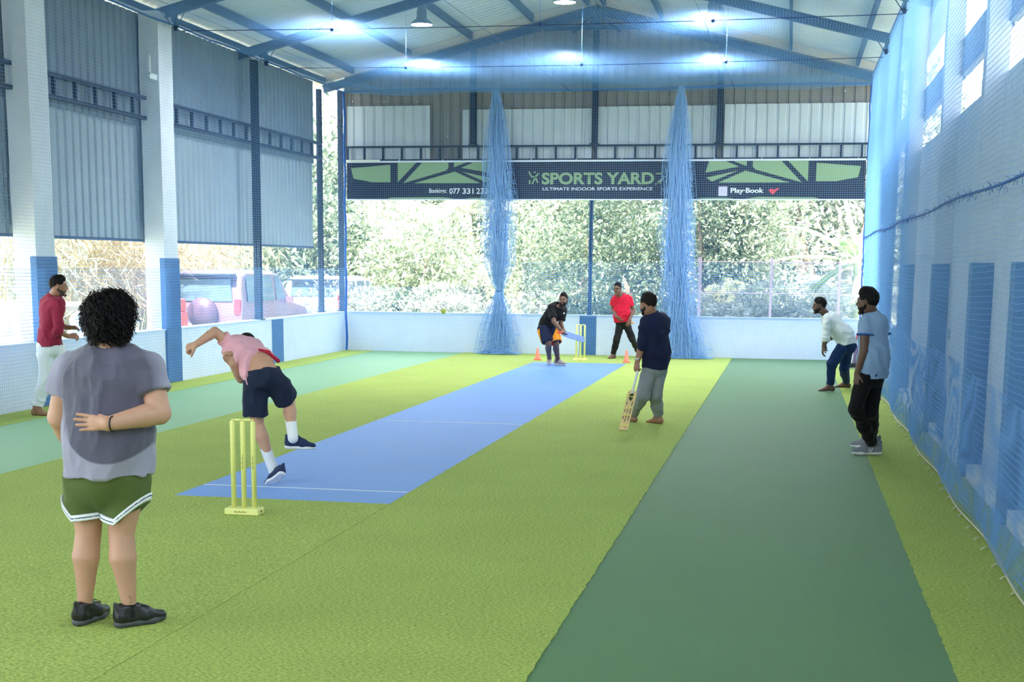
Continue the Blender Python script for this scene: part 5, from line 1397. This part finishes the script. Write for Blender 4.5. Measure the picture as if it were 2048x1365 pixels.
for i, (px, Y, z, rx, m) in enumerate(((710, 36, .55, 1.5, L_pale), (790, 37, .6, 1.5, L_mid), (880, 36, .6, 1.5, L_pale), (1060, 35, .6, 1.3, L_pale), (1160, 34.5, .6, 1.3, L_mid), (1420, 34, .6, 1.2, L_pale), (1520, 34.5, .65, 1.3, L_pale), (1620, 34, .6, 1.2, L_pale))):
    x, y = P2(px, Y)
    lb = ('in the left corner', 'second from the left corner', 'left of the first gathered net', 'right of the first gathered net', 'behind the batsman', 'right of the second gathered net', 'left of the crouching man', 'behind the crouching man')[i]
    bush('ground_cover', (x, y, z), (rx, .8, .75), 3200, .13, m, 'low leafy ground cover just over the back wall, ' + lb, 'ground cover', 400+i, False, 10, group='ground cover behind the back wall')
# pale flower heads
for i, (px, Y, z) in enumerate(((1432, 33.6, 1.35), (1470, 33.8, 1.45), (1450, 33.5, 1.2))):
    x, y = P2(px, Y); rg = rngnoise(900+i); n = 160
    d = rg.normal(0, 1, (n, 3)); d /= np.linalg.norm(d, axis=1, keepdims=True); Pq = np.array([x, y, z])+d*np.array([.22, .12, .12])*rg.uniform(.6, 1, n)[:, None]
    V, F = leaves(Pq, d, np.roll(d, 1, 1), np.full(n, .07), np.full(n, .05))
    e = empty('flowering_shrub', (x, y, 0), 'small clump of cream flowers over the back wall, %s of three' % ('left', 'right', 'lowest')[i], 'flowers', 'cream flower clumps')
    link_mesh('flowers', np_mesh('flowers', V, F), leafmat('cream_petals%d' % i, srgb(236, 228, 170), srgb(250, 246, 214)), e)
    MB().tube([(x, y, -.06), (x+.05, y, z)], .012, 6).build('stem', M_bark, e)
for (px, Y, h, L, sd, lb) in ((735, 55, 3.2, 2.8, 3, 'leftmost'), (800, 57, 3.9, 3.0, 4, 'second from left'), (868, 54, 3.3, 2.8, 5, 'third from left'), (935, 56, 3.8, 2.8, 6, 'rightmost')):
    x, y = P2(px, Y); palm((x, y), h, L, 13, sd, 'pale feathery palm beyond the back wall, %s of four' % lb)
# palm and banana plant in the right half of the opening
x, y = P2(1712, 35.5)
palm((x, y), .9, 2.6, 16, 9, 'low palm with long drooping fronds behind the crouching man', L_pale, group=None)
def banana(cx, cy, h, lst, lb):
    e = empty('banana_plant', (cx, cy, 0), lb, 'banana plant')
    MB().tube([(cx, cy, -.06), (cx, cy, h*.6), (cx-.03, cy, h)], [.15, .12, .08], 12).build('stem', mat('banana_stem', srgb(196, 204, 150), .5, noise=(8, .1)), e, True)
    for (ax, ay, el, L, W, dr) in lst:
        d = nrm([ax, ay, 0]); n = 22; V = []; F = []
        t = np.linspace(0, 1, n); S = np.cross(d, [0, 0, 1]); rg = rngnoise(int(L*100))
        for i, q in enumerate(t):
            c = np.array([cx, cy, h])+d*L*q*math.cos(el)+UP*(L*(math.sin(el)*q-dr*q*q))
            w_ = W*math.sin(min(1, max(0, (q-.14)/.86))**.7*PI)**.6 if q > .14 else .0
            w_ += .015
            j = rg.uniform(-.03, .03)
            V += [tuple(c-S*w_-UP*(.10*w_-j)), tuple(c-S*w_*.5+UP*w_*.18), tuple(c), tuple(c+S*w_*.5+UP*w_*.18), tuple(c+S*w_-UP*(.10*w_+j))]
        for i in range(n-1):
            for k in range(4): F.append((5*i+k, 5*i+k+1, 5*i+k+6, 5*i+k+5))
        me = bpy.data.meshes.new('leaf'); me.from_pydata(V, [], F); me.update(); o = link_mesh('leaf', me, L_ban, e, True)
        MB().tube([V[5*i+2] for i in range(0, n)], [.035*(1-.85*q) for q in t], 6).build('midrib', mat('midrib', srgb(240, 242, 214), .5), o, True)
x, y = P2(1716, 34.6)
banana(x, y, 2.0, ((-.9, .2, 1.35, 2.6, .30, .15), (-1, 0, .75, 2.5, .30, .35), (-1, -.1, .25, 2.2, .26, .25), (-.6, -.8, .95, 1.6, .2, .5), (.6, .3, 1.1, 2.2, .28, .4), (.2, .9, .9, 2.2, .28, .5), (-.8, .5, -.1, 1.6, .2, .6)), 'tall banana plant with broad arching leaves at the right end of the back opening')
# fence behind the back wall
e = empty('wire_fence', (0, 33.0, 0), 'thin pinkish post and wire fence behind the back wall on the right', 'fence')
M_pinkp = mat('pink_post', srgb(206, 178, 190), .7)
for px in (1400, 1543, 1680):
    x, y = P2(px, 33); MB().beam((x, y, -.06), (x, y, 2.1), .06, .06, up=(1, 0, 0)).build('post', M_pinkp, e)
for z in (1.30, 2.0):
    a = P2(1345, 33); b = P2(1740, 33); MB().tube([(a[0], 33, z), (b[0], 33, z)], .012, 5).build('wire', M_pinkp, e)
# --- left side: bamboo thicket, cars, rubble
def side(px, X):
    d = ray(px, 543); return (X, d[1]*X/d[0])
def bamboo(px, X, h, n, seed, lb, m, nl=2600, L=.34, droop=.5, ry=1.6):
    x, y = side(px, X); e = empty('bamboo_clump', (x, y, 0), lb, 'bamboo'); rr = random.Random(seed); rg = rngnoise(seed)
    for i in range(n):
        a = rr.uniform(-1, 1); b = rr.uniform(-1, 1)
        MB().tube([(x+a*.3, y+b*.5, -.06), (x+a*.7, y+b*1.0, h*.6), (x+a*1.4+rr.uniform(.2, .9), y+b*1.7, h*rr.uniform(.8, 1.05)), (x+a*1.8+1.5*rr.random(), y+b*2.1, h*rr.uniform(.5, .9))], [.035, .03, .018, .006], 6).build('culm', mat('culm', srgb(206, 196, 150), .5), e, True)
    P = np.stack([x+rg.normal(.2, .8, nl), y+rg.normal(0, ry, nl), rg.uniform(.9, h, nl)], 1)
    D = rg.normal(0, .55, (nl, 3))+np.array([.25, 0, -droop]); D /= np.linalg.norm(D, axis=1, keepdims=True)
    N = rg.normal(0, 1, (nl, 3)); N -= D*(N*D).sum(1, keepdims=True); N /= np.linalg.norm(N, axis=1, keepdims=True)
    V, F = leaves(P, D, N, rg.uniform(.6, 1.4, nl)*L, rg.uniform(.02, .045, nl))
    link_mesh('foliage', np_mesh('foliage', V, F), m, e)
bamboo(-40, -15, 3.8, 10, 1, 'green bamboo clump outside at the left edge of the picture', L_pale, 3200, .34)
bamboo(70, -15.5, 3.9, 10, 2, 'bamboo clump outside, seen behind the first white column', L_pale, 3200)
bamboo(165, -15, 4.0, 14, 3, 'dry straw coloured bamboo clump outside, between the two white columns, left', L_straw, 4200, .40, .7)
bamboo(250, -15.5, 4.0, 14, 4, 'dry straw coloured bamboo clump outside, between the two white columns, right', L_straw, 4200, .40, .7)
bamboo(385, -17, 3.8, 12, 5, 'dry bamboo clump outside, right of the second white column', L_straw, 3600, .40, .7)
for i, (px, X, z, r, m, lb) in enumerate(((120, -22, 2.2, (2, 4, 2.6), L_mid, 'behind the bamboo, left'), (280, -22, 2.2, (2, 4.5, 2.8), L_mid, 'behind the bamboo, right'), (430, -24, 2.4, (3, 5, 2.9), L_bright, 'behind the parked cars, left'), (530, -20, 2.6, (3, 4, 3.0), L_bright, 'behind the parked cars, right'), (600, -17, 2.2, (2.6, 3, 2.8), L_bright, 'seen beside the steel post'), (650, -16, 2.2, (2.4, 3, 2.9), L_mid, 'seen in the back left corner'))):
    x, y = side(px, X); bush('broadleaf_tree', (x, y, z), r, 4200, .3, m, 'leafy tree outside the left wall, ' + lb, 'tree', 700+i, True, 14)
def car(x0, y0, L, W, Hh, body, lb, spare=False, name='car', glass=None):
    """car with its rear at y0, pointing to +Y, left side at x0"""
    e = empty(name, (x0+W/2, y0+L/2, 0), lb, 'car'); x1 = x0+W; g = -.06
    prof = [(0, .45), (-.02, .80), (.02, 1.02), (.10, Hh*.80), (.28, Hh*.965), (.6, Hh), (L*.52, Hh*.99), (L*.60, Hh*.94), (L*.735, 1.06), (L*.95, .92), (L, .78), (L+.02, .45), (L*.93, .30), (L*.90, .30), (L*.16, .30), (.12, .30)]
    V = []; ns = len(prof); xs = (0, .06, .14, .5, .86, .94, 1)
    for k, t in enumerate(xs):
        for (y, z) in prof:
            inset = .12*max(0, (z-1.0)/(Hh-1.0)); xx = x0+W*t; cx = x0+W/2
            edge = (1, .985, .96, .95, .96, .985, 1)[k]
            V.append((cx+(xx-cx)*(1-inset*1.1), y0+y, g+(z if k not in (0, 6) else (z*.97 if z > .5 else z+.03))))
    F = []
    for k in range(len(xs)-1):
        for i in range(ns): j = (i+1) % ns; F.append((k*ns+i, k*ns+j, (k+1)*ns+j, (k+1)*ns+i))
    F.append(tuple(range(ns))[::-1]); F.append(tuple((len(xs)-1)*ns+i for i in range(ns)))
    me = bpy.data.meshes.new('body'); me.from_pydata(V, [], F); me.update(); o = link_mesh('body', me, body, e, False)
    bv = o.modifiers.new('round', 'BEVEL'); bv.width = .03; bv.segments = 2; bv.limit_method = 'ANGLE'
    gl = glass or mat('car_glass', srgb(92, 112, 128), .06, spec=.9)
    hi = Hh-1.0
    for s, xx in ((1, x1), (-1, x0)):
        for (a, b) in ((.35, L*.27), (L*.29, L*.47), (L*.49, L*.64)):
            q = [(a+.05, 1.08), (b, 1.08), (b-(.30 if b > L*.6 else .03), Hh-.13), (a+.12, Hh-.13)]
            MB().prism(q, lambda u, v, w_: ((x0+W/2)+s*(W/2*(1-.132*max(0, (v-1.0)/hi))+.004+w_), y0+u, g+v), .006).build('side_window', gl, e)
        MB().box(min(xx, xx+.16*s), max(xx, xx+.16*s), y0+L*.635, y0+L*.655, g+1.02, g+1.16).build('mirror', body, e)
    rw = [(x0+.24, 1.10), (x1-.24, 1.10), (x1-.30, Hh-.20), (x0+.30, Hh-.20)]
    MB().prism(rw, lambda u, v, w_: (u, y0+.035+(v-1.02)*.16-.03-w_, g+v), .008).build('rear_window', gl, e)
    ws = [(x0+.16, 1.08), (x1-.16, 1.08), (x1-.24, Hh-.10), (x0+.24, Hh-.10)]
    MB().prism(ws, lambda u, v, w_: (u, y0+L*.735-(v-1.06)/(Hh*.94-1.06)*(L*.135)+.03+w_, g+v), .008).build('windscreen', gl, e)
    MB().bbox(x0+.20, x1-.20, y0-.06, y0+.22, g+Hh-.13, g+Hh-.07, .02).build('roof_spoiler', mat('dark_trim', srgb(54, 58, 74), .4), e)
    MB().bbox(x0+.02, x1-.02, y0-.10, y0+.08, g+.38, g+.62, .04).build('rear_bumper', mat('bumper', srgb(188, 184, 194), .4), e)
    for xx in (x0+.04, x1-.18): MB().bbox(xx, xx+.14, y0-.04, y0+.06, g+.80, g+1.15, .015).build('tail_light', mat('tail_lens', srgb(206, 60, 60), .2), e)
    MB().box(x0+W/2-.26, x0+W/2+.26, y0-.115, y0-.10, g+.44, g+.56).build('number_plate', mat('blank_plate', srgb(228, 224, 200), .5), e)
    if spare: MB().lathe([(.01, 0), (.30, .0), (.34, .03), (.34, .12), (.01, .13)], (x0+W/2, y0-.02, g+.84), 28, Matrix.Rotation(PI/2, 4, 'X')).build('spare_wheel_cover', mat('cover', srgb(96, 74, 92), .4), e, True)
    for yy in (y0+.85, y0+L-.85):
        for s, xx in ((1, x1), (-1, x0)):
            w_ = MB().lathe([(.08, 0), (.33, 0), (.35, .04), (.35, .18), (.33, .22), (.08, .22)], (xx-.02 if s > 0 else xx+.02, yy, g+.35), 24, Matrix.Rotation(-PI/2*s, 4, 'Y') @ Matrix.Translation((0, 0, -.20))).build('wheel', mat('tyre', srgb(40, 40, 44), .8), e, True)
            MB().lathe([(.01, .0), (.20, 0), (.21, .03), (.01, .05)], (xx-.02 if s > 0 else xx+.02, yy, g+.35), 16, Matrix.Rotation(PI/2*s, 4, 'Y') @ Matrix.Translation((0, 0, -.0))).build('rim', mat('rim', srgb(190, 192, 198), .3, .8), w_)
    return e
car(-13.6, 29.9, 4.4, 1.78, 1.78, mat('maroon_car_paint', srgb(142, 112, 128), .25, .2, spec=.8), 'maroon off-road car with spare wheel on its back, parked outside the left wall', True)
car(-13.0, 35.6, 4.3, 1.72, 1.62, mat('silver_car_paint', srgb(206, 210, 220), .25, .3, spec=.8), 'silver white car parked in front of the maroon one outside the left wall', False)
x, y = side(30, -11.3)
tag(MB().bbox(x-.5, x+.3, y-.4, y+.5, -.06, 1.28, .02).build('concrete_block', mat('rough_concrete', srgb(190, 188, 184), .9, noise=(5, .12), bump=(20, .4, .01))), 'pale concrete block outside the left wall, left of the first white column', 'block')
x, y = side(172, -11.0)
sack = empty('sack_heap', (x, y, 0), 'heap of pale blue and white sacks outside the left wall, behind the man in grey', 'sacks')
for i, (dx, dy, z) in enumerate(((0, 0, .25), (.1, .8, .25), (0, .4, .62), (.05, -.7, .25), (0, -.3, .62), (0, .1, .95))):
    v = Vol(.02); v.ell((x+dx, y+dy, z), ((1, 0, 0), (0, 1, 0), UP), (.28, .46, .19)); put('sack', v, .02, mat('sack_cloth', srgb(206, 212, 224), .8, noise=(4, .1)), sack, [((6, 6, 6), .03, False)])
tag(MB().tube([(x-.1, y-1.2, 1.22), (x+.05, y+.1, 1.17), (x-.05, y+1.4, 1.05)], [.07, .08, .06], 10).build('log', M_barkp, None, True), 'pale log lying across the heap of sacks outside', 'log')
x, y = side(8, -11.0)
v = Vol(.03); v.ell((x, y, .78), ((1, 0, 0), (0, 1, 0), UP), (.30, .42, .38)); v.ell((x, y-.6, .62), ((1, 0, 0), (0, 1, 0), UP), (.28, .4, .3))
tag(put('covered_scooter', v, .02, mat('white_cover', srgb(222, 226, 232), .6), None, [((5, 5, 5), .05, True)]), 'low white rounded cover outside at the far left edge, over the wall', 'cover')
x, y = side(352, -11.5)
tag(MB().bbox(x-.15, x+.15, y-.15, y+.15, -.06, .95, .02).bbox(x-.13, x+.13, y-.13, y+.13, .95, 1.2, .03).build('red_drum', mat('red_drum', srgb(204, 92, 88), .6)), 'small red and white drum outside, just right of the second white column', 'drum')
# ============================================================ cricket things
M_yel = mat('pale_yellow_plastic', srgb(236, 236, 150), .45)
M_mark = mat('olive_mark', srgb(120, 118, 60), .6)
def wicket(cx, cy, lb):
    e = empty('cricket_wicket', (cx, cy, 0), lb, 'wicket', 'yellow plastic wickets')
    MB().bbox(cx-.135, cx+.135, cy-.07, cy+.07, .003, .052, .006).build('base', M_yel, e)
    for i, dx in enumerate((-.082, 0, .082)):
        s = MB().lathe([(.019, .05), (.019, .70), (.0165, .712), (.008, .716)], (cx+dx, cy, 0), 20).build('stump', M_yel, e, True)
        mk = MB()
        for k in range(6): mk.box(cx+dx-.004+.003*(k % 2), cx+dx+.003, cy-.0202, cy-.0188, .355+k*.018, .366+k*.018)
        if i: mk.build('stump_mark', M_mark, s)
    for a, b in ((-.082, 0), (0, .082)):
        MB().tube([(cx+a-.006, cy, .722), (cx+a+.02, cy, .724), (cx+a+.022, cy, .722), (cx+b-.022, cy, .722), (cx+b-.02, cy, .724), (cx+b+.006, cy, .722)], [.006, .006, .0095, .0095, .006, .006], 10).build('bail', M_yel, e, True)
    mk = MB()
    for k in range(9): mk.box(cx-.052+k*.011, cx-.045+k*.011, cy-.0712, cy-.0698, .022, .034-(k % 3)*.003)
    mk.build('base_mark', M_mark, e)
    MB().lathe([(.001, 0), (.010, 0), (.010, .003), (.001, .003)], (cx+.1335, cy+.0, .026), 12, Matrix.Rotation(PI/2, 4, 'Y')).build('bolt', mat('dark_bolt', srgb(30, 30, 30), .5), e)
wicket(-4.02, 10.12, 'pale yellow plastic wicket in the foreground, behind the bowler')
wicket(-4.06, 28.30, 'pale yellow plastic wicket at the far end, beside the batsman')
M_cone = mat('coral_cone', srgb(248, 130, 104), .5)
for px, py, lb in ((1074, 721, 'coral marker cone left of the batsman'), (1252, 726, 'coral marker cone right of the far wicket, before the keeper')):
    q = fl(px, py); e = empty('marker_cone', (q[0], q[1]+.06, 0), lb, 'cone', 'coral marker cones'); c = (q[0], q[1]+.06, 0)
    MB().bbox(c[0]-.075, c[0]+.075, c[1]-.075, c[1]+.075, .003, .018, .004).build('foot', M_cone, e)
    MB().lathe([(.062, .014), (.056, .03), (.016, .245), (.012, .25), (.010, .25)], c, 24).build('cone', M_cone, e, True)
mb = MB(); bc = at(887, 623, 18.0); ball(mb, bc, .034, 14)
o = tag(mb.build('cricket_ball', mat('tennis_yellow', srgb(206, 218, 92), .8, bump=(300, .4, .002)), None, True), 'yellow tennis ball in the air over the pitch, left of the first gathered net', 'ball')
MB().tube([tuple(np.array(bc)+np.array([math.cos(a)*.0335, math.sin(a)*.0335*math.cos(.7*math.sin(2*a)), .0335*math.sin(.7*math.sin(2*a))])) for a in np.linspace(0, 2*PI, 33)], .0012, 4).build('seam', M_bwhite, o)

def bat(top, toe, face, lb, blade_m, grip_m, blade=.56, name='cricket_bat', stick=None, w=.054, cap=None):
    """top of handle, toe of blade, face = outward normal of the flat face"""
    top = np.array(top, float); toe = np.array(toe, float); d = nrm(toe-top); f, _, _ = perp_frame(face, d); f = nrm(np.array(face)-d*(np.array(face)@d)); s = np.cross(d, f)
    L = np.linalg.norm(toe-top); sh = toe-d*blade
    e = empty(name, tuple(toe), lb, 'bat')
    sec = []
    for t, ww, th in ((0, .018, .016), (.03, .036, .018), (.07, w, .020), (.25, w, .026), (.62, w, .034), (.88, w, .028), (.97, w*.96, .018), (1, w*.82, .012)):
        c = sh+d*blade*t
        sec.append([c-s*ww+f*.004, c+s*ww+f*.004, c+s*ww-f*.010, c+s*ww*.5-f*th*.75, c-f*th, c-s*ww*.5-f*th*.75, c-s*ww-f*.010])
    V = [p for r in sec for p in r]; F = []; k = 7
    for i in range(len(sec)-1):
        for j in range(k): F.append((i*k+j, i*k+(j+1) % k, (i+1)*k+(j+1) % k, (i+1)*k+j))
    F.append(tuple(range(k))[::-1]); F.append(tuple((len(sec)-1)*k+j for j in range(k)))
    b = MB().add(V, F).build('blade', blade_m, e)
    MB().tube([top, lerp(top, sh, .5), sh+d*.05], [.0165, .0165, .015], 14).build('handle', grip_m, e, True)
    if cap is not None: MB().tube([top-d*.004, top+d*.09], .0185, 14).build('grip_end', cap, e, True)
    return e, b, sh, d, f, s
btoe = at(1246, 861, 16.40); btoe[2] = max(btoe[2], .004)
hd0 = nrm(at(1272, 742, 16.86)-Fm["wL"]); D_, N_, S_ = perp_frame(hd0, (.55, .75, 0)); hp = Fm['wL']+D_*.085+N_*.032; btop = hp+nrm(hp-btoe)*.05
M_wil = mat('willow', srgb(228, 196, 142), .5, noise=(5, .06))
e, b, sh, d, f, s = bat(btop, btoe, (-.10, -1, .1), 'wooden cricket bat with white grip held down by the man in the navy shirt', M_wil, mat('white_grip', srgb(232, 232, 230), .7), .55)
def onface(t, u, h=.0055): return sh+d*.55*t+s*u+f*h
M_tape = mat('yellow_tape', srgb(240, 226, 120), .5); M_blk = mat('black_print', srgb(34, 34, 28), .6); M_grn = mat('green_print', srgb(70, 110, 50), .6)
for t in (.16, .44, .62, .86):
    MB().beam(onface(t, -.055), onface(t+.015, .055), .006, .009, up=tuple(d)).build('tape_band', M_tape, e)
MB().prism([(.07, -.02), (.10, .012), (.16, .03), (.24, .018), (.28, -.006), (.22, -.022)], lambda u, v, w_: tuple(onface(u, v, .0050+w_)), .001).build('emblem', M_blk, e)
MB().prism([(.17, -.012), (.20, .012), (.24, .004), (.21, -.014)], lambda u, v, w_: tuple(onface(u, v, .0062+w_)), .001).build('emblem_green', M_grn, e)
for (t0, t1, u) in ((.28, .40, -.032), (.46, .60, -.03), (.64, .76, -.028), (.48, .58, .004), (.64, .80, .004), (.30, .38, .030), (.50, .56, .034), (.66, .74, .032), (.92, .95, -.02)):
    MB().beam(onface(t0, u), onface(t1, u+.002), .001, .008, up=tuple(s)).build('print_mark', M_blk, e)
# batsman's bat
hd_ = lerp(D['wL'], D['wR'], .5)
t0 = at(1116, 664, 26.25); t1 = at(1169, 680, 26.45)
bat(t0, t1, (0, -.9, .45), 'blue faced cricket bat with a red grip end swung by the batsman in black', mat('blue_bat_face', srgb(112, 136, 186), .5, noise=(20, .12)), mat('dark_grip', srgb(60, 56, 70), .7), .36 if False else .40, cap=mat('red_grip', srgb(238, 70, 60), .6))
# kit lying by the right net
q = fl(1708, 738)
e = empty('kit_bag', (q[0]+.06, q[1]+.15, 0), 'small upright purple grey bag on the turf near the right net\'s far end', 'bag')
v = Vol(.02); v.cone((q[0]+.06, q[1]+.2, .10), (q[0]+.06, q[1]+.2, .36), .085, .075, sq=((0, 1, 0), .8)); v.cut((0, 0, .004), (0, 0, -1)); put('bag_body', v, .008, fabric('purple_grey_bag', srgb(112, 100, 134), .1), e, [((9, 9, 9), .01, False)])
MB().tube([(q[0]+.0, q[1]+.2, .40), (q[0]+.03, q[1]+.2, .50), (q[0]+.09, q[1]+.2, .50), (q[0]+.12, q[1]+.2, .40)], .010, 6).build('bag_handle', M_blk, e, True)
for i, (dx, dy, lb) in enumerate(((-.05, -.05, 'nearer'), (.06, .03, 'farther'))):
    se = empty('trainer', (q[0]+dx, q[1]+dy, 0), 'black and white trainer left on the turf before the purple bag, %s of the pair' % lb, 'shoe', 'pair of trainers by the right net')
    shoe(se, 'shoe', (q[0]+dx, q[1]+dy, .10), (-.8, -.5, 0), M_bshoe, M_wsole, .95, heel0=(q[0]+dx, q[1]+dy, 0.002), h=.006)
bat((1.36, q[1]+.55, .80), (1.17, q[1]+.40, .004), (-.8, -.6, 0), 'cricket bat with a red handle leaning on the right net at its far end', mat('white_blade', srgb(220, 222, 232), .5), mat('red_handle', srgb(222, 78, 84), .6), .52)
q = atx(1899, 668, 1.795)
tag(MB().bbox(1.775, 1.80, q[1]-.05, q[1]+.05, q[2]-.06, q[2]+.06, .004).build('wall_switch', mat('grey_switch', srgb(170, 180, 186), .4)), 'small grey switch box on the right wall behind the net, between two blue column bases', 'switch')
M_spot = mat('pinhole_light_white', (1, 1, 1), .15, .6)  # white beads put in for daylight through pinholes in the gable sheeting
for i, (px, py) in enumerate(((705, 203), (768, 203), (833, 203), (895, 273), (1690, 182))):
    q = at(px, py, 30.51); mb = MB(); ball(mb, (q[0], 30.512, q[2]), .018, 6)
    tag(mb.build('pinhole_light_bead', M_spot, None, True), 'tiny white bead standing in for light through a pinhole in the back gable sheeting, %s of five' % ('first from left', 'second from left', 'third from left', 'fourth from left, lowest', 'rightmost')[i], 'bolt', 'painted pinholes of light on the gable sheeting')
